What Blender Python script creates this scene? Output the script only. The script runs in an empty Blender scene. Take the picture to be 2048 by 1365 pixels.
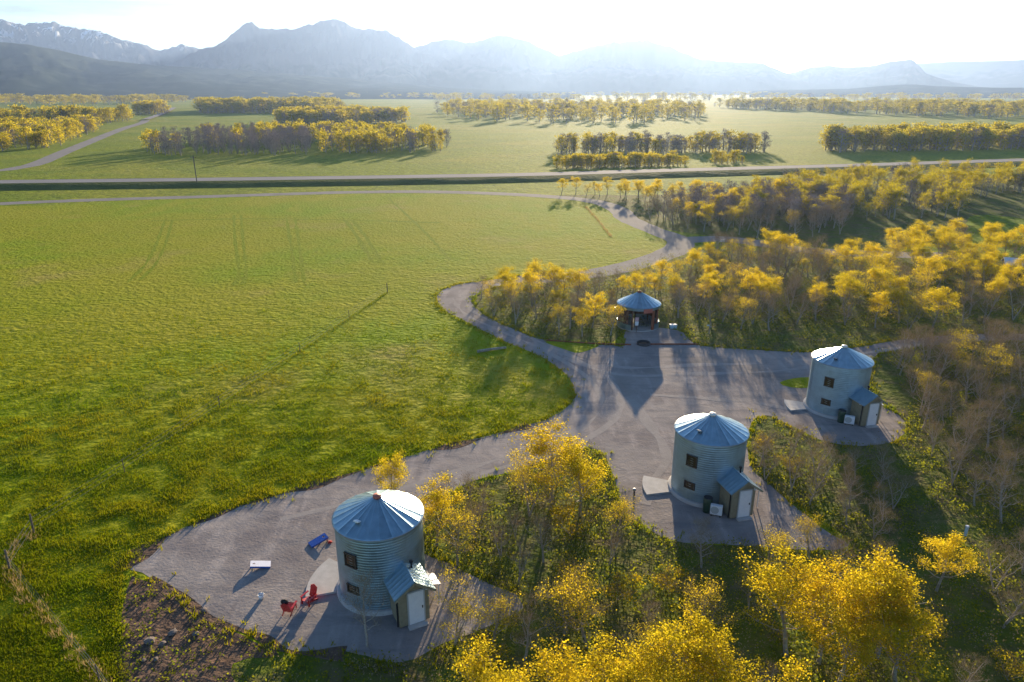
import bpy, bmesh, math, random
import numpy as np
from mathutils import Vector, Matrix, noise as mnoise
from mathutils.geometry import tessellate_polygon

R = math.radians
SC = bpy.context.scene
COL = SC.collection
# ------------------------------------------------------------------ camera, sky, sun, exposure
CAM_H, FOC, PITCH = 28.0, 1420.0, R(19.56)
cam_d = bpy.data.cameras.new('camera')
cam = bpy.data.objects.new('camera', cam_d); COL.objects.link(cam)
cam.location = (0, 0, CAM_H); cam.rotation_euler = (R(90) - PITCH, 0, 0)
cam_d.sensor_width = 36; cam_d.lens = FOC / 2048 * 36
cam_d.clip_start = 0.5; cam_d.clip_end = 30000
SC.camera = cam
SUN_EL, SUN_AZ = R(9.5), R(9.8)              # azimuth from +Y towards +X
w = bpy.data.worlds.new('World'); SC.world = w; w.use_nodes = True
nt = w.node_tree; nt.nodes.clear()
out = nt.nodes.new('ShaderNodeOutputWorld'); bg = nt.nodes.new('ShaderNodeBackground')
sky = nt.nodes.new('ShaderNodeTexSky'); sky.sky_type = 'NISHITA'; sky.sun_disc = False
sky.sun_elevation = SUN_EL; sky.sun_rotation = SUN_AZ; sky.altitude = 1200
sky.air_density = 1.0; sky.dust_density = 0.35; sky.ozone_density = 3.0
bg.inputs['Strength'].default_value = 0.075
# soft clouds low over the range, part of the sky itself
tc = nt.nodes.new('ShaderNodeTexCoord'); sx = nt.nodes.new('ShaderNodeSeparateXYZ')
mp = nt.nodes.new('ShaderNodeMapping'); mp.inputs['Scale'].default_value = (3.2, 3.2, 22)
mp.inputs['Location'].default_value = (1.3, 0.4, 0.2)
cn = nt.nodes.new('ShaderNodeTexNoise'); cn.inputs['Scale'].default_value = 1.6
cn.inputs['Detail'].default_value = 7; cn.inputs['Roughness'].default_value = .58
cr = nt.nodes.new('ShaderNodeValToRGB')
cr.color_ramp.elements[0].position = .44; cr.color_ramp.elements[1].position = .66
mx = nt.nodes.new('ShaderNodeMix'); mx.data_type = 'RGBA'
mx.inputs[7].default_value = (1.9, 1.85, 1.95, 1)
nt.links.new(tc.outputs['Generated'], mp.inputs['Vector']); nt.links.new(mp.outputs[0], cn.inputs['Vector'])
nt.links.new(cn.outputs['Fac'], cr.inputs[0])
cm = nt.nodes.new('ShaderNodeMath'); cm.operation = 'MULTIPLY'; cm.inputs[1].default_value = .9
lo = nt.nodes.new('ShaderNodeMapRange'); lo.inputs[1].default_value = .16; lo.inputs[2].default_value = .34; lo.inputs[3].default_value = 1; lo.inputs[4].default_value = 0
nt.links.new(tc.outputs['Generated'], sx.inputs[0]); nt.links.new(sx.outputs[2], lo.inputs[0])
lm_ = nt.nodes.new('ShaderNodeMath'); lm_.operation = 'MULTIPLY'; nt.links.new(cr.outputs[0], lm_.inputs[0]); nt.links.new(lo.outputs[0], lm_.inputs[1])
nt.links.new(lm_.outputs[0], cm.inputs[0]); nt.links.new(cm.outputs[0], mx.inputs[0])
nt.links.new(sky.outputs[0], mx.inputs[6]); nt.links.new(mx.outputs[2], bg.inputs[0])
nt.links.new(bg.outputs[0], out.inputs[0])
sl = bpy.data.lights.new('sun', 'SUN'); sl.energy = 5.0; sl.angle = R(0.55); sl.color = (1.0, .80, .53)
so = bpy.data.objects.new('sun', sl); COL.objects.link(so)
sdir = Vector((math.sin(SUN_AZ) * math.cos(SUN_EL), math.cos(SUN_AZ) * math.cos(SUN_EL), math.sin(SUN_EL)))
so.rotation_euler = sdir.to_track_quat('Z', 'Y').to_euler(); so.location = (0, 0, 60)
SC.view_settings.view_transform = 'Standard'; SC.view_settings.look = 'None'
SC.view_settings.exposure = 1.75; SC.view_settings.gamma = 1
SC.cycles.max_bounces = 8; SC.cycles.diffuse_bounces = 2; SC.cycles.transmission_bounces = 4
SC.cycles.glossy_bounces = 3; SC.cycles.volume_bounces = 0; SC.cycles.use_denoising = True
SC.cycles.sample_clamp_indirect = 6
SC.cycles.caustics_reflective = False; SC.cycles.caustics_refractive = False

# ------------------------------------------------------------------ helpers
cp, sp_ = math.cos(PITCH), math.sin(PITCH)
def ray(px, py):
    a = (px - 1024) / FOC; b = (682.5 - py) / FOC
    return Vector((a, cp + b * sp_, -sp_ + b * cp))
def G(px, py, z=0.0):
    """where the sight line through a photo pixel meets the plane at height z"""
    d = ray(px, py); t = (z - CAM_H) / d.z
    return Vector((d.x * t, d.y * t, z))
def tag(o, label=None, cat=None, group=None, kind=None):
    if label: o['label'] = label
    if cat: o['category'] = cat
    if group: o['group'] = group
    if kind: o['kind'] = kind
    return o
def empty(name, loc, rz=0.0):
    o = bpy.data.objects.new(name, None); COL.objects.link(o)
    o.location = loc; o.rotation_euler = (0, 0, rz); o.empty_display_size = .3
    return o
def mesh_np(name, v, f, mats=None, mi=None, smooth=False):
    """mesh from numpy verts (n,3) and quads or tris (m,k)"""
    me = bpy.data.meshes.new(name); v = np.asarray(v, np.float32); f = np.asarray(f, np.int32)
    me.vertices.add(len(v)); me.vertices.foreach_set('co', v.ravel())
    k = f.shape[1]; me.loops.add(f.size); me.loops.foreach_set('vertex_index', f.ravel())
    me.polygons.add(len(f)); me.polygons.foreach_set('loop_start', np.arange(0, f.size, k, dtype=np.int32))
    if mi is not None: me.polygons.foreach_set('material_index', np.asarray(mi, np.int32))
    if smooth: me.polygons.foreach_set('use_smooth', np.ones(len(f), bool))
    for m in (mats or []): me.materials.append(m)
    me.update(calc_edges=True)
    return me
def link(name, me, parent=None, loc=None):
    o = bpy.data.objects.new(name, me); COL.objects.link(o)
    if parent: o.parent = parent
    if loc is not None: o.location = loc
    return o
class MB:
    def __init__(s): s.v = []; s.f = []
    def add(s, vs, fs):
        n = len(s.v); s.v += [tuple(p) for p in vs]; s.f += [tuple(i + n for i in q) for q in fs]; return s
    def box(s, c, d, rz=0, rx=0, ry=0):
        M = Matrix.Translation(c) @ Matrix.Rotation(rz, 4, 'Z') @ Matrix.Rotation(ry, 4, 'Y') @ Matrix.Rotation(rx, 4, 'X')
        h = [x / 2 for x in d]
        vs = [M @ Vector((i * h[0], j * h[1], k * h[2])) for i in (-1, 1) for j in (-1, 1) for k in (-1, 1)]
        return s.add(vs, [(0, 1, 3, 2), (4, 6, 7, 5), (0, 4, 5, 1), (2, 3, 7, 6), (0, 2, 6, 4), (1, 5, 7, 3)])
    def tube(s, pts, rad, n=8, cap=True):
        pts = [Vector(p) for p in pts]; rad = rad if isinstance(rad, (list, tuple)) else [rad] * len(pts)
        vs = []
        for i, p in enumerate(pts):
            d = (pts[min(i + 1, len(pts) - 1)] - pts[max(i - 1, 0)]).normalized()
            a = d.orthogonal().normalized() if abs(d.z) < .99 else Vector((1, 0, 0)); a = (a - d * a.dot(d)).normalized(); b = d.cross(a)
            vs += [p + (a * math.cos(t) + b * math.sin(t)) * rad[i] for t in (2 * math.pi * k / n for k in range(n))]
        fs = [(i * n + k, i * n + (k + 1) % n, (i + 1) * n + (k + 1) % n, (i + 1) * n + k) for i in range(len(pts) - 1) for k in range(n)]
        if cap: fs += [tuple(range(n))[::-1], tuple((len(pts) - 1) * n + k for k in range(n))]
        return s.add(vs, fs)
    def lathe(s, prof, n=48, a0=0, a1=2 * math.pi, c=(0, 0)):
        full = abs(a1 - a0 - 2 * math.pi) < 1e-6; m = n if full else n + 1
        vs = [(c[0] + r * math.sin(a0 + (a1 - a0) * k / n), c[1] - r * math.cos(a0 + (a1 - a0) * k / n), z) for r, z in prof for k in range(m)]
        fs = [(i * m + k, i * m + (k + 1) % m, (i + 1) * m + (k + 1) % m, (i + 1) * m + k) for i in range(len(prof) - 1) for k in range(m if full else n)]
        return s.add(vs, fs)
    def prism(s, poly, z0, z1):
        n = len(poly); vs = [(x, y, z0) for x, y in poly] + [(x, y, z1) for x, y in poly]
        tri = tessellate_polygon([[Vector((x, y, 0)) for x, y in poly]])
        return s.add(vs, [tuple(i + n for i in t) for t in tri] + [tuple(t)[::-1] for t in tri] + [(k, (k + 1) % n, n + (k + 1) % n, n + k) for k in range(n)])
    def build(s, name, mat, parent=None, smooth=False, bevel=0):
        me = bpy.data.meshes.new(name); me.from_pydata(s.v, [], s.f); me.materials.append(mat)
        bm = bmesh.new(); bm.from_mesh(me)
        bmesh.ops.recalc_face_normals(bm, faces=bm.faces)
        if bevel: bmesh.ops.bevel(bm, geom=bm.edges[:], offset=bevel, segments=1, affect='EDGES')
        bm.to_mesh(me); bm.free()
        if smooth:
            for p in me.polygons: p.use_smooth = True
        return link(name, me, parent)

# ------------------------------------------------------------------ materials
def mat(name, col, rough=.7, metal=0.0, col2=None, scale=3.0, detail=4, bump=0.0, bscale=None, spec=None, obj_coords=True):
    m = bpy.data.materials.new(name); m.use_nodes = True; n = m.node_tree; b = n.nodes['Principled BSDF']
    b.inputs['Roughness'].default_value = rough; b.inputs['Metallic'].default_value = metal
    if spec is not None: b.inputs['Specular IOR Level'].default_value = spec
    b.inputs['Base Color'].default_value = (*col, 1)
    t = n.nodes.new('ShaderNodeTexCoord'); src = t.outputs['Object']
    if col2:
        z = n.nodes.new('ShaderNodeTexNoise'); z.inputs['Scale'].default_value = scale; z.inputs['Detail'].default_value = detail
        r = n.nodes.new('ShaderNodeValToRGB'); r.color_ramp.elements[0].position = .35; r.color_ramp.elements[1].position = .65
        r.color_ramp.elements[0].color = (*col, 1); r.color_ramp.elements[1].color = (*col2, 1)
        n.links.new(src, z.inputs['Vector']); n.links.new(z.outputs['Fac'], r.inputs[0]); n.links.new(r.outputs[0], b.inputs['Base Color'])
    if bump:
        z2 = n.nodes.new('ShaderNodeTexNoise'); z2.inputs['Scale'].default_value = bscale or scale * 4; z2.inputs['Detail'].default_value = 5
        bp = n.nodes.new('ShaderNodeBump'); bp.inputs['Strength'].default_value = 1; bp.inputs['Distance'].default_value = bump
        n.links.new(src, z2.inputs['Vector']); n.links.new(z2.outputs['Fac'], bp.inputs['Height']); n.links.new(bp.outputs[0], b.inputs['Normal'])
    return m
def ground_mat(name, layers, base, bumps, rough=.95):
    """base colour, then (colour, noise scale, lo, hi, amount, stretch) mixed over it; bumps = (scale, metres)"""
    m = bpy.data.materials.new(name); m.use_nodes = True; n = m.node_tree; b = n.nodes['Principled BSDF']
    b.inputs['Roughness'].default_value = rough; b.inputs['Specular IOR Level'].default_value = .03
    t = n.nodes.new('ShaderNodeTexCoord'); prev = None
    rgb = n.nodes.new('ShaderNodeRGB'); rgb.outputs[0].default_value = (*base, 1); prev = rgb.outputs[0]
    for i, (c, s, lo, hi, amt, st) in enumerate(layers):
        mpn = n.nodes.new('ShaderNodeMapping'); mpn.inputs['Scale'].default_value = (s * st[0], s * st[1], s)
        mpn.inputs['Location'].default_value = (3.1 * i, 7.7 * i, 0)
        if len(st) > 2: mpn.inputs['Rotation'].default_value = (0, 0, st[2])
        z = n.nodes.new('ShaderNodeTexNoise'); z.inputs['Scale'].default_value = 1; z.inputs['Detail'].default_value = 6; z.inputs['Roughness'].default_value = .6
        mr = n.nodes.new('ShaderNodeMapRange'); mr.inputs[1].default_value = lo; mr.inputs[2].default_value = hi; mr.inputs[4].default_value = amt
        x = n.nodes.new('ShaderNodeMix'); x.data_type = 'RGBA'; x.inputs[7].default_value = (*c, 1)
        n.links.new(t.outputs['Object'], mpn.inputs['Vector']); n.links.new(mpn.outputs[0], z.inputs['Vector'])
        n.links.new(z.outputs['Fac'], mr.inputs[0]); n.links.new(mr.outputs[0], x.inputs[0]); n.links.new(prev, x.inputs[6]); prev = x.outputs[2]
    n.links.new(prev, b.inputs['Base Color']); nrm = None
    for s, d in bumps:
        z = n.nodes.new('ShaderNodeTexNoise'); z.inputs['Scale'].default_value = s; z.inputs['Detail'].default_value = 4
        bp = n.nodes.new('ShaderNodeBump'); bp.inputs['Strength'].default_value = 1; bp.inputs['Distance'].default_value = d
        n.links.new(t.outputs['Object'], z.inputs['Vector']); n.links.new(z.outputs['Fac'], bp.inputs['Height'])
        if nrm: n.links.new(nrm, bp.inputs['Normal'])
        nrm = bp.outputs[0]
    if nrm: n.links.new(nrm, b.inputs['Normal'])
    return m
def leaf_mat(name, c1, c2, trans, tmix=.5, nscale=.9):
    """thin leaf: diffuse front, translucent when the sun stands behind it"""
    m = bpy.data.materials.new(name); m.use_nodes = True; n = m.node_tree; n.nodes.clear()
    o = n.nodes.new('ShaderNodeOutputMaterial'); g = n.nodes.new('ShaderNodeNewGeometry'); oi = n.nodes.new('ShaderNodeObjectInfo')
    mxc = n.nodes.new('ShaderNodeMix'); mxc.data_type = 'RGBA'; mxc.inputs[6].default_value = (*c1, 1); mxc.inputs[7].default_value = (*c2, 1)
    ad = n.nodes.new('ShaderNodeMath'); ad.operation = 'MULTIPLY_ADD'; ad.inputs[1].default_value = .5
    ml = n.nodes.new('ShaderNodeMath'); ml.operation = 'MULTIPLY'; ml.inputs[1].default_value = .5
    n.links.new(oi.outputs['Random'], ml.inputs[0]); n.links.new(g.outputs['Random Per Island'], ad.inputs[0]); n.links.new(ml.outputs[0], ad.inputs[2])
    tcn = n.nodes.new('ShaderNodeTexCoord'); zn = n.nodes.new('ShaderNodeTexNoise'); zn.inputs['Scale'].default_value = nscale; zn.inputs['Detail'].default_value = 3
    n.links.new(tcn.outputs['Object'], zn.inputs['Vector']); a2 = n.nodes.new('ShaderNodeMath'); a2.operation = 'MULTIPLY_ADD'; a2.inputs[1].default_value = 2.4; a2.inputs[2].default_value = -1.2
    n.links.new(zn.outputs['Fac'], a2.inputs[0]); a3 = n.nodes.new('ShaderNodeMath'); a3.use_clamp = True; n.links.new(ad.outputs[0], a3.inputs[0]); n.links.new(a2.outputs[0], a3.inputs[1])
    n.links.new(a3.outputs[0], mxc.inputs[0])
    hs = n.nodes.new('ShaderNodeMix'); hs.data_type = 'RGBA'; hs.blend_type = 'MULTIPLY'; hs.inputs[0].default_value = 1
    hs.inputs[7].default_value = (*trans, 1)
    n.links.new(mxc.outputs[2], hs.inputs[6])
    d = n.nodes.new('ShaderNodeBsdfDiffuse'); tr = n.nodes.new('ShaderNodeBsdfTranslucent'); x = n.nodes.new('ShaderNodeMixShader'); x.inputs[0].default_value = tmix
    n.links.new(mxc.outputs[2], d.inputs[0]); n.links.new(hs.outputs[2], tr.inputs[0])
    n.links.new(d.outputs[0], x.inputs[1]); n.links.new(tr.outputs[0], x.inputs[2]); n.links.new(x.outputs[0], o.inputs[0])
    return m
def metal_mat(name, col, rough, seams=0, z_rows=0, metal=.9):
    """galvanised sheet, each panel a slightly different grey"""
    m = bpy.data.materials.new(name); m.use_nodes = True; n = m.node_tree; b = n.nodes['Principled BSDF']
    b.inputs['Metallic'].default_value = metal
    t = n.nodes.new('ShaderNodeTexCoord'); s = n.nodes.new('ShaderNodeSeparateXYZ'); n.links.new(t.outputs['Object'], s.inputs[0])
    a = n.nodes.new('ShaderNodeMath'); a.operation = 'ARCTAN2'; n.links.new(s.outputs[0], a.inputs[0]); n.links.new(s.outputs[1], a.inputs[1])
    fa = n.nodes.new('ShaderNodeMath'); fa.operation = 'MULTIPLY'; fa.inputs[1].default_value = seams / (2 * math.pi); n.links.new(a.outputs[0], fa.inputs[0])
    fl = n.nodes.new('ShaderNodeMath'); fl.operation = 'FLOOR'; n.links.new(fa.outputs[0], fl.inputs[0])
    fz = n.nodes.new('ShaderNodeMath'); fz.operation = 'MULTIPLY'; fz.inputs[1].default_value = z_rows; n.links.new(s.outputs[2], fz.inputs[0])
    flz = n.nodes.new('ShaderNodeMath'); flz.operation = 'FLOOR'; n.links.new(fz.outputs[0], flz.inputs[0])
    c = n.nodes.new('ShaderNodeCombineXYZ'); n.links.new(fl.outputs[0], c.inputs[0]); n.links.new(flz.outputs[0], c.inputs[1])
    wn = n.nodes.new('ShaderNodeTexWhiteNoise'); n.links.new(c.outputs[0], wn.inputs['Vector'])
    z = n.nodes.new('ShaderNodeTexNoise'); z.inputs['Scale'].default_value = 2.2; z.inputs['Detail'].default_value = 6; n.links.new(t.outputs['Object'], z.inputs['Vector'])
    ad = n.nodes.new('ShaderNodeMath'); ad.operation = 'MULTIPLY_ADD'; ad.inputs[1].default_value = .45; n.links.new(wn.outputs[0], ad.inputs[0]); n.links.new(z.outputs['Fac'], ad.inputs[2])
    r = n.nodes.new('ShaderNodeMapRange'); r.inputs[1].default_value = .3; r.inputs[2].default_value = 1.1; n.links.new(ad.outputs[0], r.inputs[0])
    x = n.nodes.new('ShaderNodeMix'); x.data_type = 'RGBA'
    x.inputs[6].default_value = (*[q * .62 for q in col], 1); x.inputs[7].default_value = (*col, 1)
    n.links.new(r.outputs[0], x.inputs[0]); n.links.new(x.outputs[2], b.inputs['Base Color'])
    r2 = n.nodes.new('ShaderNodeMapRange'); r2.inputs[1].default_value = .2; r2.inputs[2].default_value = 1.2; r2.inputs[3].default_value = rough - .06; r2.inputs[4].default_value = rough + .1
    n.links.new(ad.outputs[0], r2.inputs[0]); n.links.new(r2.outputs[0], b.inputs['Roughness'])
    return m
M = {}
M['meadow'] = ground_mat('hay_meadow', [((.31, .29, .016), .03, .42, .60, .85, (1, 1)), ((.20, .275, .004), .02, .47, .60, .9, (1, 1)),
        ((.35, .27, .07), .045, .56, .72, .75, (1, 1)), ((.30, .29, .016), .16, .50, .66, .6, (1.0, .35, .4)), ((.17, .205, .006), 1.1, .50, .68, .4, (1, 1)), ((.35, .33, .025), 2.6, .56, .72, .4, (1, 1))], (.25, .27, .008), [(.5, .2), (1.6, .26)])
M['ground'] = ground_mat('rough_pasture', [((.31, .30, .03), .012, .45, .6, .8, (1, 1)), ((.15, .22, .010), .03, .45, .65, .7, (1, 1)), ((.055, .07, .012), .7, .45, .66, .7, (1, 1))], (.22, .27, .008), [(.25, .5), (1.4, .25)])
M['litter'] = ground_mat('leaf_litter', [((.11, .145, .018), .25, .40, .55, .85, (1, 1)), ((.16, .12, .07), .6, .5, .66, .7, (1, 1)), ((.05, .065, .014), 1.6, .52, .7, .6, (1, 1))], (.12, .12, .035), [(1.2, .3), (4, .1)])
M['gravel'] = ground_mat('gravel', [((.22, .19, .182), .16, .45, .60, .9, (1, 1)), ((.43, .37, .335), .45, .5, .66, .7, (1.8, .4, .5)), ((.185, .17, .17), .5, .52, .68, .7, (.4, 1.8, .3)), ((.48, .43, .39), 7, .6, .75, .5, (1, 1)), ((.13, .115, .11), 5, .6, .76, .55, (1, 1)), ((.19, .165, .145), .07, .55, .68, .8, (1, 1))], (.31, .273, .252), [(.8, .05), (6, .025)])
M['road'] = ground_mat('packed_gravel', [((.30, .27, .25), .3, .45, .65, .6, (1, 1)), ((.19, .175, .165), .1, .5, .65, .5, (1, 1))], (.25, .23, .215), [(3, .03)])
M['asphalt'] = ground_mat('asphalt', [((.28, .27, .27), .05, .4, .6, .5, (1, 1))], (.24, .23, .23), [(4, .01)])
M['soil'] = ground_mat('bare_soil', [((.20, .125, .085), .8, .45, .62, .8, (1, 1)), ((.05, .035, .028), 1.5, .5, .68, .7, (1, 1)), ((.22, .18, .15), 3, .62, .72, .5, (1, 1))], (.13, .09, .066), [(1.2, .3), (5, .08)])
M['rut'] = ground_mat('trodden_grass', [((.24, .27, .008), 1.2, .4, .6, .7, (1, 1))], (.19, .23, .008), [(2.2, .2)])
M['bank'] = ground_mat('verge_grass', [((.07, .09, .02), .2, .45, .6, .8, (1, 1))], (.10, .12, .025), [(.9, .3)])
M['concrete'] = mat('concrete', (.42, .40, .38), .9, 0, (.5, .48, .46), 2.0, bump=.004)
M['bin_wall'] = metal_mat('galvanised_wall', (.34, .48, .58), .42, 9, 1.12)
M['bin_roof'] = metal_mat('galvanised_roof', (.34, .49, .57), .34, 24, 0)
M['porch_roof'] = metal_mat('ribbed_roof_sheet', (.38, .52, .59), .36, 0, 0)
M['siding'] = mat('tan_board_siding', (.29, .255, .165), .75, 0, (.24, .205, .13), 5)
M['trim'] = mat('pale_trim', (.42, .43, .42), .6)
M['white_paint'] = mat('white_paint', (.78, .79, .80), .5, 0, (.72, .73, .75), 3)
M['white_metal'] = mat('white_sheet_metal', (.75, .76, .77), .35, .2)
M['frame'] = mat('dark_window_frame', (.045, .032, .022), .6)
M['glass'] = mat('brown_window_glass', (.035, .025, .014), .12, 0, (.06, .04, .018), 2.0)
M['black'] = mat('black_metal', (.015, .015, .017), .5)
M['lamp'] = mat('frosted_lamp', (.75, .76, .74), .3)
M['red_cap'] = mat('red_oxide_paint', (.45, .12, .08), .6)
M['white_cap'] = mat('pale_cap', (.70, .68, .64), .5)
M['red'] = mat('red_chair_paint', (.48, .012, .018), .38, 0, (.42, .01, .014), 4)
M['blue'] = mat('blue_board_paint', (.04, .12, .42), .36, 0, (.045, .12, .46), 5)
M['glare_deck'] = mat('painted_sun_glare', (.68, .68, .76), .3)  # sun glare on the near toss board's blue deck, put in as pale colour
M['rope'] = mat('pale_wood', (.45, .34, .22), .8)
M['bag_cloth'] = mat('red_cloth', (.5, .03, .02), .9)
M['dark_cloth'] = mat('black_cloth', (.01, .011, .016), .9)
M['wood'] = mat('weathered_timber', (.16, .075, .045), .85, 0, (.10, .055, .035), 6, bump=.01)
M['redwood'] = mat('red_stained_timber', (.30, .085, .03), .7, 0, (.22, .06, .025), 5)
M['post'] = mat('grey_fence_post', (.15, .12, .09), .9, 0, (.10, .085, .07), 6)
M['wire'] = mat('fence_wire', (.22, .22, .22), .5, .7)
M['green_tank'] = mat('green_barrel_paint', (.02, .055, .03), .45)
M['steel'] = mat('grey_steel', (.30, .31, .33), .45, .6)
M['pale_blue'] = mat('pale_blue_plastic', (.45, .62, .72), .5)
M['pink'] = mat('faded_pink_board', (.62, .38, .38), .7)
M['rock'] = mat('pale_rock', (.22, .18, .16), .95, 0, (.15, .12, .105), 3, bump=.03)
M['bark'] = mat('pale_aspen_bark', (.36, .33, .28), .9, 0, (.22, .19, .15), 4)
M['bark_grey'] = mat('grey_bark', (.40, .36, .30), .95, 0, (.27, .23, .19), 4)
M['twig'] = leaf_mat('twigs', (.20, .15, .085), (.31, .24, .145), (1.1, 1.0, .9), .12)
M['leaf_gold'] = leaf_mat('golden_leaf', (.25, .235, .015), (.50, .405, .03), (2.0, 1.8, 1.0), .6)
M['leaf_green'] = leaf_mat('spring_leaf', (.17, .17, .012), (.28, .22, .016), (2.1, 1.9, .9), .55)
M['leaf_low'] = leaf_mat('undergrowth_leaf', (.09, .125, .010), (.19, .19, .018), (2.0, 1.9, .9), .5)
M['blade'] = leaf_mat('grass_blade', (.125, .195, .004), (.27, .235, .012), (1.7, 1.6, .8), .35, .09)
M['straw'] = leaf_mat('dry_grass_blade', (.34, .27, .12), (.42, .34, .17), (1.4, 1.2, 1.0), .4)

# ------------------------------------------------------------------ the setting
def smooth_line(pts, step, closed=False):
    """Catmull-Rom through world points, resampled"""
    P = [np.array(p[:2], float) for p in pts]; n = len(P); res = []
    for i in range(n if closed else n - 1):
        if closed: a, b, c, d = P[i - 1], P[i], P[(i + 1) % n], P[(i + 2) % n]
        else: a, b, c, d = P[max(i - 1, 0)], P[i], P[i + 1], P[min(i + 2, n - 1)]
        k = max(1, int(np.linalg.norm(c - b) / step))
        for j in range(k):
            t = j / k
            res.append(.5 * (2 * b + (c - a) * t + (2 * a - 5 * b + 4 * c - d) * t * t + (3 * b - a - 3 * c + d) * t ** 3))
    if not closed: res.append(P[-1])
    return res
def rough_edge(pts, amp, seed):
    q = []
    for i, p in enumerate(pts):
        a = pts[i - 1]; b = pts[(i + 1) % len(pts)]; t = b - a; L = np.linalg.norm(t) + 1e-6; nrm = np.array([-t[1], t[0]]) / L
        k = mnoise.noise(Vector((p[0] * .9, p[1] * .9, seed))) * .6 + mnoise.noise(Vector((p[0] * .25, p[1] * .25, seed + 5))) * .8
        q.append(p + nrm * k * amp)
    return q
def sheet(name, px, z, m, step=.7, amp=.25, seed=0, smoothit=True, world=False):
    W = [Vector(p) for p in px] if world else [G(*p) for p in px]
    pts = smooth_line(W, step, True) if smoothit else [np.array(p[:2]) for p in W]
    if amp: pts = rough_edge(pts, amp, seed)
    tri = tessellate_polygon([[Vector((p[0], p[1], 0)) for p in pts]])
    me = mesh_np(name, [(p[0], p[1], z) for p in pts], np.array(tri), [m])
    bm = bmesh.new(); bm.from_mesh(me); bmesh.ops.recalc_face_normals(bm, faces=bm.faces)
    if sum(f.normal.z for f in bm.faces) < 0: bmesh.ops.reverse_faces(bm, faces=bm.faces)
    bm.to_mesh(me); bm.free()
    o = link(name, me); o['kind'] = 'structure'
    return o, pts
def ribbon(name, W, width, z, m, step=2.0, amp=.1, kind='structure', seed=1):
    c = smooth_line(W, step); L = []; Rr = []
    for i, p in enumerate(c):
        t = c[min(i + 1, len(c) - 1)] - c[max(i - 1, 0)]; t = t / (np.linalg.norm(t) + 1e-9); nn = np.array([-t[1], t[0]])
        wd = width / 2 + amp * mnoise.noise(Vector((p[0] * .3, p[1] * .3, seed)))
        L.append(p + nn * wd); Rr.append(p - nn * wd)
    n = len(c); v = [(q[0], q[1], z) for q in L] + [(q[0], q[1], z) for q in Rr]
    f = [(i, n + i, n + i + 1, i + 1) for i in range(n - 1)]
    o = link(name, mesh_np(name, v, f, [m])); o['kind'] = kind
    return o, c
def inside(x, y, poly):
    """points (arrays) inside a polygon of xy pairs"""
    c = np.zeros(x.shape, bool); P = np.asarray([(p[0], p[1]) for p in poly], float); j = len(P) - 1
    for i in range(len(P)):
        k = (P[i, 1] > y) != (P[j, 1] > y)
        with np.errstate(divide='ignore', invalid='ignore'):
            c ^= k & (x < (P[j, 0] - P[i, 0]) * (y - P[i, 1]) / (P[j, 1] - P[i, 1]) + P[i, 0])
        j = i
    return c

# one ground sheet to the horizon
gx = np.concatenate([-np.geomspace(7600, 20, 26), np.linspace(-15, 15, 7), np.geomspace(20, 7600, 26)])
gy = np.concatenate([np.linspace(-300, 380, 18), np.geomspace(420, 7600, 34)])
gv = []
for y in gy:
    for x in gx:
        d = max(0, min(1, (y - 420) / 900))
        gv.append((x, y, d * 1.5 * (mnoise.noise(Vector((x / 420, y / 420, 3.3)))) - 1.0 * d))
nx = len(gx); gf = [(j * nx + i, j * nx + i + 1, (j + 1) * nx + i + 1, (j + 1) * nx + i) for j in range(len(gy) - 1) for i in range(nx - 1)]
link('ground', mesh_np('ground', gv, gf, [M['ground']], smooth=True))['kind'] = 'structure'

drive_near = [(0, 413), (200, 404), (400, 398), (560, 393), (700, 389), (850, 388), (1000, 393), (1130, 401), (1190, 411), (1222, 426), (1240, 441), (1290, 463), (1325, 479), (1332, 490), (1310, 505), (1250, 525), (1150, 548), (1040, 557), (965, 565), (920, 570), (880, 585), (875, 602), (890, 622), (940, 650), (1000, 680), (1080, 715), (1130, 748), (1150, 780), (1148, 802), (1128, 822), (1080, 845), (1000, 868), (900, 892), (760, 930), (700, 950), (560, 990), (450, 1025), (330, 1078), (255, 1130)]
meadow_px = [(-900, 422)] + drive_near + [(240, 1200), (250, 1365), (200, 1900), (-1500, 1900), (-2600, 900)]
_, meadow_pts = sheet('meadow', meadow_px, .004, M['meadow'], 1.2, .3, 2)
lot_px = [(255, 1130), (330, 1076), (450, 1023), (560, 988), (700, 948), (760, 928), (900, 890), (1000, 866), (1080, 843), (1128, 820), (1148, 800), (1150, 780), (1130, 746), (1080, 713), (1000, 678), (940, 648), (890, 620), (875, 600), (880, 584), (920, 569), (965, 563), (1040, 552),
          (1060, 562), (1000, 572), (965, 582), (944, 596), (948, 613), (985, 640), (1040, 664), (1090, 681), (1180, 690), (1215, 690), (1248, 692), (1252, 664), (1300, 655), (1360, 663), (1395, 690), (1500, 700), (1620, 705), (1700, 697), (1800, 681), (1900, 671), (1990, 668), (2100, 672), (2100, 682), (1990, 682), (1900, 688), (1800, 701), (1745, 716), (1740, 790), (1800, 832), (1812, 852), (1790, 882), (1720, 892), (1640, 880), (1580, 850), (1530, 830), (1500, 850), (1500, 930), (1560, 988), (1640, 1055), (1700, 1092), (1620, 1102), (1500, 1092), (1350, 1082), (1290, 1052), (1250, 1026), (1232, 970), (1205, 905), (1150, 900), (1040, 940), (960, 958), (905, 985), (850, 1040), (850, 1105), (900, 1128), (960, 1160), (1030, 1190), (1048, 1215), (1000, 1242), (940, 1272), (880, 1292), (800, 1325), (690, 1305), (580, 1302), (520, 1272), (430, 1240), (380, 1212), (330, 1172), (285, 1146)]
_, lot_pts = sheet('gravel_lot', lot_px, .008, M['gravel'], .6, .22, 7)
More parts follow.
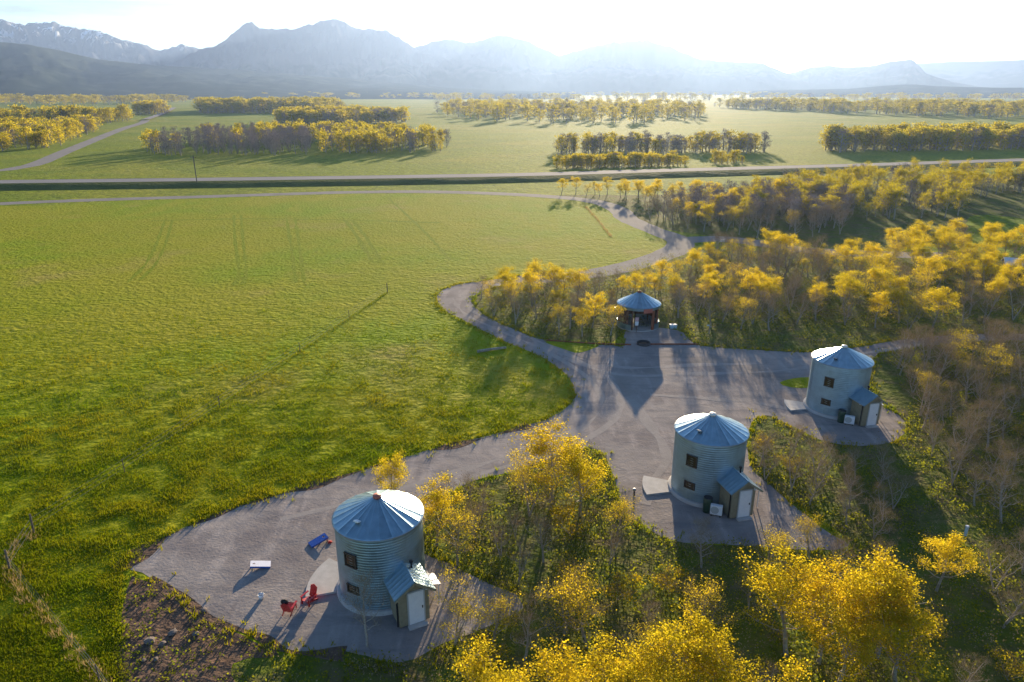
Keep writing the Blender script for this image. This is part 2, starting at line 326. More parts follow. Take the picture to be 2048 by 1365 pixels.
back_drive = [(-300, 425), (0, 408), (200, 400), (400, 394), (560, 389), (700, 385), (850, 384), (1000, 388), (1130, 396), (1200, 406), (1238, 421), (1255, 438), (1300, 458), (1352, 478), (1360, 492), (1330, 510), (1250, 535), (1150, 552), (1050, 560)]
ribbon('driveway', [G(*p) for p in back_drive], 5.2, .012, M['road'], 2, .35)
ribbon('side_track', [G(*p) for p in [(1352, 482), (1430, 478), (1500, 484), (1600, 500), (1700, 506), (1800, 510), (1900, 512)]], 5.5, .016, M['road'], 2, .4)
sheet('grass_island', [(1092, 684), (1150, 685), (1198, 690), (1160, 706), (1130, 700)], .022, M['meadow'], .5, .1, 4)
sheet('grass_verge', [(1560, 766), (1590, 757), (1622, 757), (1622, 775), (1580, 775)], .022, M['meadow'], .5, .1, 4)
sheet('soil_patch', [(262, 1150), (300, 1160), (360, 1212), (430, 1252), (520, 1285), (560, 1310), (470, 1330), (480, 1420), (240, 1420), (235, 1240)], .006, M['soil'], .6, .5, 9)
sheet('woodland_floor', [(945, 598), (1000, 570), (1060, 562), (1250, 540), (1340, 515), (1450, 500), (2300, 540), (2300, 660), (1990, 668), (1800, 681), (1700, 697), (1620, 705), (1500, 700), (1395, 690), (1360, 663), (1300, 655), (1252, 664), (1215, 690), (1180, 690), (1090, 681), (1040, 664), (985, 640), (948, 613)], .004, M['litter'], .9, .2, 11)
sheet('copse_floor', [(1110, 392), (1300, 390), (1500, 382), (1750, 358), (2200, 350), (2200, 440), (1960, 430), (1930, 466), (1880, 490), (1700, 500), (1500, 482), (1400, 470), (1300, 452), (1262, 432), (1240, 412)], .004, M['litter'], 2, .5, 12)
sheet('thicket_floor', [(1745, 716), (1850, 693), (2100, 683), (2900, 700), (2600, 1500), (2400, 2100), (700, 2100), (480, 1420), (470, 1330), (560, 1310), (690, 1305), (800, 1325), (880, 1292), (1000, 1242), (1048, 1215), (1030, 1190), (960, 1160), (900, 1128), (850, 1105), (850, 1040), (905, 985), (1040, 940), (1150, 900), (1205, 905), (1250, 1026), (1350, 1082), (1500, 1092), (1700, 1092), (1560, 988), (1500, 930), (1530, 830), (1640, 880), (1790, 882), (1812, 852), (1740, 790)], .005, M['litter'], .8, .2, 13)
# wheel ruts and mown lines in the hay meadow
for pts, wd in (([(468, 430), (470, 480), (478, 540), (470, 570)], .6), ([(482, 430), (486, 480), (492, 540), (486, 570)], .6), ([(572, 430), (580, 480), (588, 540), (592, 565)], .6), ([(590, 435), (597, 480), (605, 540), (608, 565)], .6),
                ([(345, 440), (330, 490), (310, 530), (280, 560)], .6), ([(330, 440), (312, 490), (290, 530), (255, 565)], .6), ([(300, 442), (500, 438), (700, 441), (880, 446)], 1.2), ([(690, 440), (715, 475), (745, 525)], .8), ([(705, 440), (732, 475), (762, 525)], .8),
                ([(770, 590), (600, 700), (440, 810), (250, 940), (80, 1050)], .45), ([(775, 395), (845, 460), (900, 520)], .7)):
    rz_ = globals().get('rz_', .005) + .001
    ribbon('wheel_rut', [G(*p) for p in pts], wd, rz_, M['rut'], 2, .35)
for pts in ([(235, 1140), (330, 1076), (450, 1024), (560, 989), (700, 949), (800, 916)], [(300, 1156), (380, 1212), (430, 1242), (520, 1274), (580, 1304), (690, 1308)], [(860, 902), (960, 879), (1060, 851)]):
    ribbon('soil_margin', [G(*p) for p in pts], .5, .013, M['soil'], .35, 1.0, seed=pts[0][0])
M['track'] = ground_mat('packed_wheel_track', [((.30, .27, .25), .7, .4, .6, .8, (1, 1)), ((.43, .39, .35), 1.6, .55, .7, .5, (1, 1))], (.35, .31, .285), [(5, .015)])
for pts in ([(905, 596), (930, 628), (1000, 662), (1090, 702), (1180, 760), (1200, 820), (1120, 880), (960, 930), (780, 985), (560, 1040)], [(925, 590), (945, 622), (1010, 655), (1110, 698), (1210, 752), (1240, 820), (1160, 885), (990, 940), (850, 978)],
            [(1120, 705), (1240, 735), (1400, 730), (1560, 725), (1720, 708), (1850, 688)], [(1130, 716), (1240, 750), (1400, 748), (1560, 742), (1700, 722)], [(1260, 800), (1330, 900), (1310, 960), (1290, 1010)], [(1300, 790), (1440, 800), (1560, 815), (1700, 850), (1780, 872)]):
    tz = globals().get('tz', .0095) + .0015
    ribbon('wheel_track', [G(*p) for p in pts], .55, tz, M['track'], .6, .5, seed=pts[0][0])
# the highway on its bank, and the gravel road beyond it
hw = [G(*p, 1.25) for p in ((0, 364), (500, 358), (1024, 350), (1300, 342), (1700, 331), (2048, 320))]
hw = [hw[0] + (hw[0] - hw[1]) * 4, hw[0] + (hw[0] - hw[1]) * 2] + hw + [hw[-1] + (hw[-1] - hw[-2]) * 3, hw[-1] + (hw[-1] - hw[-2]) * 8]
hc = smooth_line(hw, 12); hv = []; ht = []
for i, p in enumerate(hc):
    t = hc[min(i + 1, len(hc) - 1)] - hc[max(i - 1, 0)]; t /= np.linalg.norm(t); nn = np.array([-t[1], t[0]])
    for off, z in ((-12, -.05), (-10.5, .2), (-5.4, 1.25), (5.4, 1.25), (10.5, .2), (12, -.05)):
        q = p + nn * off; hv.append((q[0], q[1], z + .12 * mnoise.noise(Vector((q[0] * .1, q[1] * .1, 1))) * (abs(off) > 6)))
    for off in (-4.2, 4.2): q = p + nn * off; ht.append((q[0], q[1], 1.256))
hf = [(i * 6 + k, (i + 1) * 6 + k, (i + 1) * 6 + k + 1, i * 6 + k + 1) for i in range(len(hc) - 1) for k in range(5)]
link('embankment', mesh_np('embankment', hv, [q[::-1] for q in hf], [M['bank']]))['kind'] = 'structure'
link('highway', mesh_np('highway', ht, [(i * 2 + 1, (i + 1) * 2 + 1, (i + 1) * 2, i * 2) for i in range(len(hc) - 1)], [M['asphalt']]))['kind'] = 'structure'
ribbon('gravel_road', [Vector((-205, 235, 0)), Vector((-190, 258, 0)), G(60, 332), G(140, 300), G(240, 260), Vector((-320, 640, 0)), Vector((-345, 700, 0))], 7, .03, M['road'], 8, .3)
o_, _ = ribbon('gravel_road_far', [Vector((-345, 700, 0)), Vector((-420, 900, 0)), Vector((-520, 1150, 0))], 7, .9, M['road'], 8, .3); o_.name = 'distant_road'

# mountains: each range has a crest, spurs on its near flank and a far side
def value(x, y, z, o=5): return mnoise.fractal(Vector((x, y, z)), 0.9, 2.1, o)
def mtn_mat(name, rock, forest, tree_z, snow_z=None):
    m = bpy.data.materials.new(name); m.use_nodes = True; n = m.node_tree; b = n.nodes['Principled BSDF']; b.inputs['Roughness'].default_value = 1; b.inputs['Specular IOR Level'].default_value = 0
    g = n.nodes.new('ShaderNodeNewGeometry'); s = n.nodes.new('ShaderNodeSeparateXYZ'); n.links.new(g.outputs['Position'], s.inputs[0])
    z = n.nodes.new('ShaderNodeTexNoise'); z.inputs['Scale'].default_value = .012; z.inputs['Detail'].default_value = 8; n.links.new(g.outputs['Position'], z.inputs['Vector'])
    a = n.nodes.new('ShaderNodeMath'); a.operation = 'MULTIPLY_ADD'; a.inputs[1].default_value = 260; n.links.new(z.outputs['Fac'], a.inputs[0]); n.links.new(s.outputs[2], a.inputs[2])
    r = n.nodes.new('ShaderNodeMapRange'); r.inputs[1].default_value = tree_z + 100; r.inputs[2].default_value = tree_z + 170; n.links.new(a.outputs[0], r.inputs[0])
    x = n.nodes.new('ShaderNodeMix'); x.data_type = 'RGBA'; x.inputs[6].default_value = (*forest, 1); x.inputs[7].default_value = (*rock, 1); n.links.new(r.outputs[0], x.inputs[0]); last = x.outputs[2]
    if snow_z:
        mp2 = n.nodes.new('ShaderNodeMapping'); mp2.inputs['Scale'].default_value = (.022, .008, .006); mp2.inputs['Rotation'].default_value = (0, .4, .3)
        z2 = n.nodes.new('ShaderNodeTexNoise'); z2.inputs['Scale'].default_value = 1; z2.inputs['Detail'].default_value = 7; z2.inputs['Roughness'].default_value = .65
        n.links.new(g.outputs['Position'], mp2.inputs['Vector']); n.links.new(mp2.outputs[0], z2.inputs['Vector'])
        r2 = n.nodes.new('ShaderNodeMapRange'); r2.inputs[1].default_value = .53; r2.inputs[2].default_value = .60; n.links.new(z2.outputs['Fac'], r2.inputs[0])
        r3 = n.nodes.new('ShaderNodeMapRange'); r3.inputs[1].default_value = snow_z; r3.inputs[2].default_value = snow_z + 140; n.links.new(s.outputs[2], r3.inputs[0])
        ml = n.nodes.new('ShaderNodeMath'); ml.operation = 'MULTIPLY'; n.links.new(r2.outputs[0], ml.inputs[0]); n.links.new(r3.outputs[0], ml.inputs[1])
        x2 = n.nodes.new('ShaderNodeMix'); x2.data_type = 'RGBA'; x2.inputs[7].default_value = (.85, .87, .9, 1); n.links.new(ml.outputs[0], x2.inputs[0]); n.links.new(last, x2.inputs[6]); last = x2.outputs[2]
    n.links.new(last, b.inputs['Base Color'])
    return m
def mountains(name, crest, dist, front, back, m, rough, seed, ncol=260):
    xs = np.linspace(crest[0][0], crest[-1][0], ncol); ys = np.interp(xs, [c[0] for c in crest], [c[1] for c in crest]); v = []
    rows = np.concatenate([np.linspace(-1, 0, 26), np.linspace(.12, 1, 8)])
    for x, y in zip(xs, ys):
        d = ray(x, y); hd = math.hypot(d.x, d.y); ux, uy = d.x / hd, d.y / hd
        rr = dist * (1 + .05 * mnoise.noise(Vector((x / 200, seed, 0)))); H = CAM_H + rr * d.z / hd
        for t in rows:
            q = rr + (t * front if t < 0 else t * back); X, Y = ux * q, uy * q; a = abs(t)
            ridged = 1 - abs(value(X / 420, Y / 900, seed, 6)) * 2.0
            prof = (1 - a) ** 1.25
            gul = 1 - abs(value(X / 110, Y / 260, seed + 7, 5)) * 2.2
            hgt = H * prof + H * rough * (ridged - .75) * min(1, a * 5) * (1 - a) * 1.5 + H * rough * .14 * (gul - .6) * (1 - a) * min(1, .25 + a * 6) + H * rough * .07 * value(X / 38, Y / 38, seed + 9, 3) * (1 - a) + H * .035 * rough * value(X / 60, Y / 60, seed + 3, 4) * (1 - a)
            v.append((X, Y, max(hgt, -2) - 2 * (a > .98)))
    k = len(rows); f = [(i * k + j, (i + 1) * k + j, (i + 1) * k + j + 1, i * k + j + 1) for i in range(ncol - 1) for j in range(k - 1)]
    o = link(name, mesh_np(name, v, f, [m], smooth=True)); o['kind'] = 'structure'
    return o
rock_m = mtn_mat('bare_rock', (.13, .13, .14), (.035, .05, .04), 150, 260)
rock_m2 = mtn_mat('dark_rock', (.10, .10, .11), (.035, .05, .04), 120, 420)
forest_m = mtn_mat('forest_hills', (.06, .075, .06), (.03, .045, .035), 60)
mountains('snowy_mountains', [(-260, 20), (-100, 55), (0, 40), (50, 50), (95, 42), (140, 55), (200, 62), (240, 77), (290, 90), (320, 102), (340, 95), (362, 87), (400, 97), (440, 93), (520, 120), (620, 160)], 5800, 1500, 900, rock_m, .42, 3.0)
mountains('peak_mountains', [(280, 176), (340, 130), (400, 99), (432, 92), (460, 72), (490, 48), (503, 42), (520, 57), (560, 60), (590, 58), (622, 50), (645, 40), (664, 37), (690, 44), (715, 57), (745, 59), (768, 60), (800, 76), (825, 93), (880, 120), (960, 160), (1020, 178)], 5000, 1500, 900, rock_m2, .36, 11.0)
mountains('ridge_mountains', [(700, 170), (780, 120), (825, 95), (860, 86), (890, 78), (945, 86), (985, 74), (1010, 71), (1050, 80), (1090, 99), (1118, 112), (1150, 103), (1180, 93), (1230, 84), (1290, 80), (1340, 94), (1400, 119), (1480, 125), (1525, 127), (1570, 146), (1640, 165), (1720, 178)], 5300, 1500, 900, rock_m2, .32, 23.0)
mountains('butte_mountains', [(1480, 175), (1570, 150), (1620, 135), (1660, 132), (1690, 135), (1740, 133), (1780, 124), (1805, 121), (1822, 118), (1836, 128), (1852, 147), (1900, 163), (1960, 174), (2020, 179)], 5600, 1400, 900, rock_m2, .28, 31.0)
mountains('far_plateau', [(1700, 170), (1830, 128), (1900, 124), (2000, 122), (2100, 118), (2300, 110)], 6900, 900, 600, rock_m2, .1, 41.0, 80)
mountains('foothills', [(-300, 70), (-100, 78), (0, 84), (60, 90), (130, 104), (200, 120), (300, 130), (400, 136), (500, 141), (600, 150), (700, 158), (800, 167), (900, 176), (1000, 181), (1150, 184)], 3500, 1300, 900, forest_m, .22, 51.0)
mountains('low_hills', [(1500, 182), (1700, 178), (1780, 171), (1830, 169), (1870, 173), (2000, 176), (2200, 174)], 3600, 700, 600, forest_m, .2, 61.0, 100)

# ------------------------------------------------------------------ trees
def tubes(paths, n=4):
    """list of (pts(k,3), radii(k)) -> verts, quads"""
    V = []; F = []; base = 0
    ang = np.arange(n) * 2 * np.pi / n
    for P, r in paths:
        P = np.asarray(P, float); r = np.asarray(r, float); k = len(P)
        T = np.gradient(P, axis=0); T /= np.linalg.norm(T, axis=1)[:, None] + 1e-9
        ref = np.where(np.abs(T[:, 2:3]) > .9, [[1., 0, 0]], [[0, 0, 1.]]); A = np.cross(T, ref); A /= np.linalg.norm(A, axis=1)[:, None] + 1e-9; B = np.cross(T, A)
        ring = P[:, None] + (A[:, None] * np.cos(ang)[None, :, None] + B[:, None] * np.sin(ang)[None, :, None]) * r[:, None, None]
        V.append(ring.reshape(-1, 3)); i = np.arange(k - 1)[:, None]; j = np.arange(n)[None]; jn = (j + 1) % n
        F.append(np.stack([base + i * n + j, base + i * n + jn, base + (i + 1) * n + jn, base + (i + 1) * n + j], -1).reshape(-1, 4)); base += k * n
    return np.concatenate(V), np.concatenate(F)
def cards(C, size, rng, up=.3, asp=.7):
    """leaf quads at points C, facing at random"""
    n = len(C); N = rng.normal(size=(n, 3)); N[:, 2] = np.abs(N[:, 2]) + up; N /= np.linalg.norm(N, axis=1)[:, None]
    A = np.cross(N, rng.normal(size=(n, 3))); A /= np.linalg.norm(A, axis=1)[:, None] + 1e-9; B = np.cross(N, A)
    s = (size * rng.uniform(.65, 1.3, n))[:, None]
    V = np.stack([C - A * s, C - B * s * asp, C + A * s, C + B * s * asp], 1).reshape(-1, 3)
    return V, np.arange(4 * n).reshape(-1, 4)
def ribbons(P, Q, wdt, rng):
    D = Q - P; S = np.cross(D, rng.normal(size=D.shape)); S /= np.linalg.norm(S, axis=1)[:, None] + 1e-9; S = S * wdt
    return np.stack([P - S, P + S, Q + S * .4, Q - S * .4], 1).reshape(-1, 3), np.arange(4 * len(P)).reshape(-1, 4)
def grow(seed, h, crown0, spread, limbs, leaves, lsize, twigs, clump=.42, stems=1, lean=.12):
    """skeleton of one tree -> (trunk v,f), (leaf v,f), (twig v,f)"""
    rng = np.random.default_rng(seed); paths = []; tips = []
    for s_ in range(stems):
        a0 = rng.uniform(0, 6.28); k = 7; t = np.linspace(0, 1, k)
        hh = h * (1 if s_ == 0 else rng.uniform(.7, .92))
        drift = np.cumsum(rng.normal(0, .055 * h / 6, (k, 2)), 0); drift -= drift[0]
        P = np.zeros((k, 3)); P[:, :2] = drift + np.outer(t, [math.cos(a0), math.sin(a0)]) * (lean * h * (1 if stems == 1 else 1.9)); P[:, 2] = t * hh * .9 - .06
        r = .0235 * h * (1 - t * .75) * (1 if stems == 1 else .75); paths.append((P, r))
        nl = limbs // stems
        for i in range(nl):
            tt = crown0 + (0.97 - crown0) * (i + rng.uniform(0, .8)) / nl
            p0 = np.array([np.interp(tt, t, P[:, c]) for c in range(3)]); az = i * 2.4 + rng.uniform(-.6, .6) + s_
            u = (tt - crown0) / (1 - crown0); L = spread * (0.55 + .55 * math.sin(math.pi * min(1, .25 + u * .7))) * rng.uniform(.7, 1.15)
            el = rng.uniform(.35, .75) + .5 * u; q = np.linspace(0, 1, 5)
            LP = p0 + np.outer(q * L * math.cos(el), [math.cos(az), math.sin(az), 0]); LP[:, 2] += q * L * math.sin(el) + .25 * L * q * q
            LP[1:] += rng.normal(0, .05 * L, (4, 3))
            r0 = np.interp(tt, t, r) * .55; paths.append((LP, r0 * (1 - q * .75)))
            for j in range(5):
                qq = rng.uniform(.35, 1.0); b0 = np.array([np.interp(qq, q, LP[:, c]) for c in range(3)])
                d = rng.normal(size=3); d[2] = abs(d[2]) + .35; d /= np.linalg.norm(d); e = b0 + d * L * rng.uniform(.2, .42)
                paths.append((np.array([b0, (b0 + e) / 2 + rng.normal(0, .04, 3), e]), np.array([r0 * .38, r0 * .26, r0 * .12]))); tips.append(e); tips.append((b0 + e) / 2)
            tips.append(LP[-1])
        tips.append(P[-1] + [0, 0, .1 * h])
    tips = np.array(tips); tv, tf = tubes(paths, 5 if h > 3 else 4)
    lv = lf = wv = wf = None
    if leaves:
        wgt = rng.uniform(.12, 1, len(tips)) ** 2.2 * (0.35 + (tips[:, 2] / tips[:, 2].max()) ** 2); wgt /= wgt.sum(); idx = rng.choice(len(tips), leaves, p=wgt)
        C = tips[idx] + rng.normal(0, clump, (leaves, 3)) * [1, 1, .62]
        lv, lf = cards(C, lsize, rng)
    if twigs:
        idx = rng.integers(0, len(tips), twigs); P0 = tips[idx] + rng.normal(0, clump * .7, (twigs, 3)) * [1, 1, .7]
        d = rng.normal(size=(twigs, 3)); d[:, 2] = np.abs(d[:, 2]) + .5; d /= np.linalg.norm(d, axis=1)[:, None]
        wv, wf = ribbons(P0, P0 + d * rng.uniform(.25, .65, (twigs, 1)), .0085, rng)
    return (tv, tf), (lv, lf), (wv, wf)
def join(parts):
    V = []; F = []; I = []; b = 0
    for (v, f), k in parts:
        if v is None: continue
        V.append(v); F.append(f + b); I.append(np.full(len(f), k)); b += len(v)
    return np.concatenate(V), np.concatenate(F), np.concatenate(I)
def tree_meshes(seed, kind):
    rng = random.Random(seed)
    if kind == 'gold': g = grow(seed, 7, rng.uniform(.3, .42), 2.9, 14, 6800, .068, 260, .34); lm = M['leaf_gold']; bk = M['bark']
    elif kind == 'sparse': g = grow(seed, 6.5, rng.uniform(.22, .34), 2.5, 13, 2600, .055, 1300, .38, rng.choice((1, 2))); lm = M['leaf_gold']; bk = M['bark']
    elif kind == 'bare': g = grow(seed, 6.5, rng.uniform(.2, .32), 2.2, 14, 420, .042, 1500, .42, rng.choice((1, 1, 2))); lm = M['twig']; bk = M['bark_grey']
    else: g = grow(seed, 1.7, .12, .9, 9, 700, .06, 260, .22, 3, .25); lm = M['leaf_green']; bk = M['bark_grey']
    t, l, wg = g
    cv, cf, ci = join([(l, 0), (wg, 1)])
    return mesh_np('trunk', t[0], t[1], [bk], smooth=True), mesh_np('crown', cv, cf, [lm, M['twig']], ci), float(np.percentile(cv[:, 2], 99.3))
PROTO = {k: [tree_meshes(100 * i + j + 7, k) for j in range(n)] for i, (k, n) in enumerate((('gold', 6), ('sparse', 5), ('bare', 6), ('shrub', 4)))}
BASEH = {'gold': 7, 'sparse': 6.5, 'bare': 6.5, 'shrub': 1.7}
NAME = {'gold': ('aspen_tree', 'aspen'), 'sparse': ('aspen_tree', 'aspen'), 'bare': ('bare_tree', 'bare tree'), 'shrub': ('leafy_shrub', 'shrub')}
MASTER = {}
rt = random.Random(5)
def plant(kind, x, y, h, label, group=None, variant=None, wide=1.0):
    i = rt.randrange(len(PROTO[kind])) if variant is None else variant
    key = (kind, i)
    if key not in MASTER:
        root = empty(NAME[kind][0], (0, 0, 0)); link('trunk', PROTO[kind][i][0], root); link('crown', PROTO[kind][i][1], root); MASTER[key] = root; r = root
    else:
        src = MASTER[key]; r = src.copy(); COL.objects.link(r)
        for ch in src.children:
            c = ch.copy(); COL.objects.link(c); c.parent = r
        if 'group' in r: del r['group']
    s = h / PROTO[kind][i][2]; wide = wide * min(1.22, PROTO[kind][i][2] / BASEH[kind])
    r.location = (x, y, 0); r.rotation_euler = (0, 0, rt.uniform(0, 6.28)); r.scale = (s * wide, s * wide, s)
    tag(r, label, NAME[kind][1], group)
    return r
PLACED = []
def plant_top(kind, px, py, h, label, group=None, variant=None, wide=1.0):
    p = G(px, py, h); PLACED.append((p.x, p.y)); return plant(kind, p.x, p.y, h, label, group, variant, wide)
def scatter(poly_px, spacing, seed, maxn):
    W = [G(*p) for p in poly_px]; xs = [p.x for p in W]; ys = [p.y for p in W]; rng = np.random.default_rng(seed); res = []
    X = rng.uniform(min(xs), max(xs), 9000); Y = rng.uniform(min(ys), max(ys), 9000); ok = inside(X, Y, W); X, Y = X[ok], Y[ok]
    T = np.array(PLACED + [(1e6, 1e6)]); alive = np.ones(len(X), bool)
    D = ((X[:, None] - T[None, :, 0]) ** 2 + (Y[:, None] - T[None, :, 1]) ** 2).min(1); alive = D > spacing ** 2
    for k in range(len(X)):
        if len(res) >= maxn: break
        if not alive[k]: continue
        res.append((X[k], Y[k])); alive &= (X - X[k]) ** 2 + (Y - Y[k]) ** 2 > spacing ** 2
    PLACED.extend(res)
    return res
# ------- trees one can single out
plant_top('gold', 1105, 872, 5.8, 'tall broad golden aspen at the tip of the grove between the two nearer bins', wide=1.3, variant=0)
plant_top('gold', 1165, 900, 5.2, 'golden aspen leaning right beside the tall broad one at the grove tip', variant=3)
plant_top('sparse', 1060, 905, 5.0, 'thin golden aspen on the left flank of the tall broad one at the grove tip', variant=2)
plant_top('gold', 778, 918, 4.6, 'small golden aspen standing on the road side behind the roof of the front bin', variant=1, wide=.85)
plant_top('gold', 868, 962, 4.8, 'round golden aspen just right of the front bin roof', variant=4)
plant_top('sparse', 912, 1010, 4.4, 'thin half leafed aspen behind the right wall of the front bin', variant=1)
plant_top('sparse', 1132, 1125, 4.8, 'half leafed golden aspen alone in the grass below the grove of the two nearer bins', variant=0, wide=1.15)
plant_top('sparse', 1180, 1165, 4.2, 'slim golden aspen next to the lone half leafed aspen below the grove', variant=3)
plant_top('bare', 722, 1150, 4.6, 'thin see-through sapling standing in front of the lower window of the front bin', variant=2, wide=.75)
plant_top('sparse', 905, 1160, 4.2, 'airy golden aspen right of the white door of the front bin', variant=2, wide=1.0)
plant_top('sparse', 985, 1168, 3.8, 'small sparse aspen at the gravel edge right of the airy golden one', variant=3)
plant_top('bare', 1050, 1200, 3.8, 'bare grey tree at the far right tip of the front bin gravel', variant=1)
plant_top('gold', 1900, 1068, 4.0, 'small lone golden aspen near the pale utility post', variant=5, wide=.95)
plant_top('sparse', 1425, 1172, 4.2, 'small golden brown aspen in the bin shadow left of the big golden clump', variant=4)
for k, (x, y, h, v_, lb) in enumerate([(1600, 1140, 5.4, 2, 'left hand golden aspen of the big bright clump below the middle bin'), (1668, 1160, 5.2, 0, 'golden aspen second from the left in the big bright clump below the middle bin'), (1735, 1136, 5.6, 3, 'tallest golden aspen in the middle of the big bright clump below the middle bin'), (1790, 1142, 5.4, 1, 'golden aspen right of the tallest one in the big bright clump'), (1828, 1212, 4.8, 5, 'right hand golden aspen at the drooping end of the big bright clump'), (1700, 1240, 4.6, 4, 'lower golden aspen in front of the big bright clump')]):
    plant_top('gold', x, y, h, lb, 'golden clump below the middle bin', v_, 1.12)
for k, (x, y, h, v_, lb) in enumerate([(985, 1295, 5.2, 3, 'golden aspen at the bottom edge right below the front bin gravel'), (1155, 1325, 5.2, 1, 'golden aspen top at the bottom edge, second from the front bin gravel'), (1275, 1308, 5.2, 0, 'broad golden aspen at the bottom edge, below the lone half leafed aspen'), (1395, 1262, 5.4, 4, 'golden aspen crowning the bottom row, below the small golden brown aspen'), (1465, 1290, 5.0, 2, 'golden aspen at the right end of the bottom row'), (1345, 1335, 5.2, 5, 'golden aspen cut by the bottom edge in front of the crowning one'), (1630, 1350, 5.0, 0, 'golden aspen top just showing at the bottom edge below the big bright clump')]):
    plant_top('gold', x, y, h, lb, 'golden aspens along the bottom edge', v_, 1.05)
# ------- thickets
def thicket(poly, spacing, seed, maxn, mix, hr, where):
    rng = random.Random(seed)
    for x, y in scatter(poly, spacing, seed, maxn):
        kind = rng.choices(('gold', 'sparse', 'bare', 'shrub'), mix)[0]
        h = rng.uniform(*hr) * (.92 if kind != 'gold' else 1.0) if kind != 'shrub' else rng.uniform(1.2, 2.4)
        word = {'gold': 'golden leafed aspen', 'sparse': 'half leafed golden brown aspen', 'bare': 'bare grey brown tree', 'shrub': 'low green shrub'}[kind]
        plural = {'gold': 'golden aspens', 'sparse': 'half leafed aspens', 'bare': 'bare trees', 'shrub': 'shrubs'}[kind]
        plant(kind, x, y, h, word + ' ' + where, plural + ' ' + where)
thicket([(955, 596), (1010, 574), (1110, 566), (1130, 600), (1225, 600), (1228, 650), (1225, 676), (1090, 676), (1040, 658), (990, 636)], 2.7, 21, 92, (3, 3, 4, 1.5), (3.4, 5.2), 'between the driveway bend and the round shelter')
thicket([(1130, 588), (1250, 580), (1350, 560), (1420, 528), (1440, 560), (1420, 600), (1330, 612), (1330, 600), (1225, 604)], 2.6, 22, 60, (5, 2, 3, 0), (2.8, 4.2), 'right behind the round shelter')
thicket([(1420, 512), (1640, 524), (1660, 560), (1640, 640), (1560, 665), (1420, 655), (1345, 640), (1335, 615), (1440, 575)], 2.8, 23, 100, (2, 3, 5, .5), (3.8, 5.6), 'in the thicket right of the round shelter')
thicket([(1660, 530), (2120, 545), (2120, 640), (1960, 650), (1830, 665), (1700, 655), (1640, 640)], 3.2, 24, 110, (5, 3, 3, .5), (4, 5.6), 'in the grove beyond the top right bin')
thicket([(1100, 389), (1300, 387), (1420, 396), (1360, 412), (1290, 412), (1230, 396)], 3.8, 25, 50, (6, 3, 1, 0), (3.6, 5), 'along the far bend of the driveway')
thicket([(1290, 440), (1420, 402), (1560, 392), (1700, 400), (1680, 470), (1560, 482), (1480, 476), (1390, 462)], 3.9, 26, 110, (.6, 1.4, 8, 0), (4.6, 6.2), 'in the grey copse beyond the driveway')
thicket([(1775, 500), (1900, 488), (2060, 506), (2060, 530), (1760, 522)], 3.4, 32, 24, (7, 1, 1, 0), (4.2, 5.6), 'beside the half hidden shed')
thicket([(1830, 800), (1770, 730), (1990, 684), (2120, 684), (2160, 1090), (2040, 1070), (1930, 1010), (1850, 900)], 2.05, 28, 150, (0, .3, 9, 1), (3.2, 5.2), 'in the grey thicket right of the top right bin')
thicket([(1512, 950), (1515, 885), (1570, 895), (1640, 945), (1780, 955), (1800, 1000), (1745, 1085), (1690, 1080), (1570, 990)], 1.9, 29, 46, (0, .6, 8, 2), (2.6, 4.2), 'between the middle bin and the top right bin')
thicket([(860, 1045), (915, 995), (1040, 962), (1120, 945), (1165, 965), (1205, 1045), (1290, 1110), (1340, 1180), (1240, 1200), (1060, 1180), (900, 1120)], 2.5, 30, 44, (0, .7, 6, 4), (2.4, 4.0), 'in the grove between the two nearer bins')
thicket([(1350, 1110), (1690, 1100), (1760, 1110), (1760, 1170), (1500, 1230), (1350, 1230)], 3.0, 31, 14, (0, 2, 6, 2), (2.8, 4.2), 'in the shadow of the middle bin')
thicket([(1480, 1260), (1900, 1200), (2100, 1120), (2300, 1300), (2300, 1500), (1000, 1500), (900, 1330), (1020, 1260)], 2.8, 33, 55, (0, 1, 6, 4), (2.4, 4.0), 'in the dark scrub along the bottom edge')
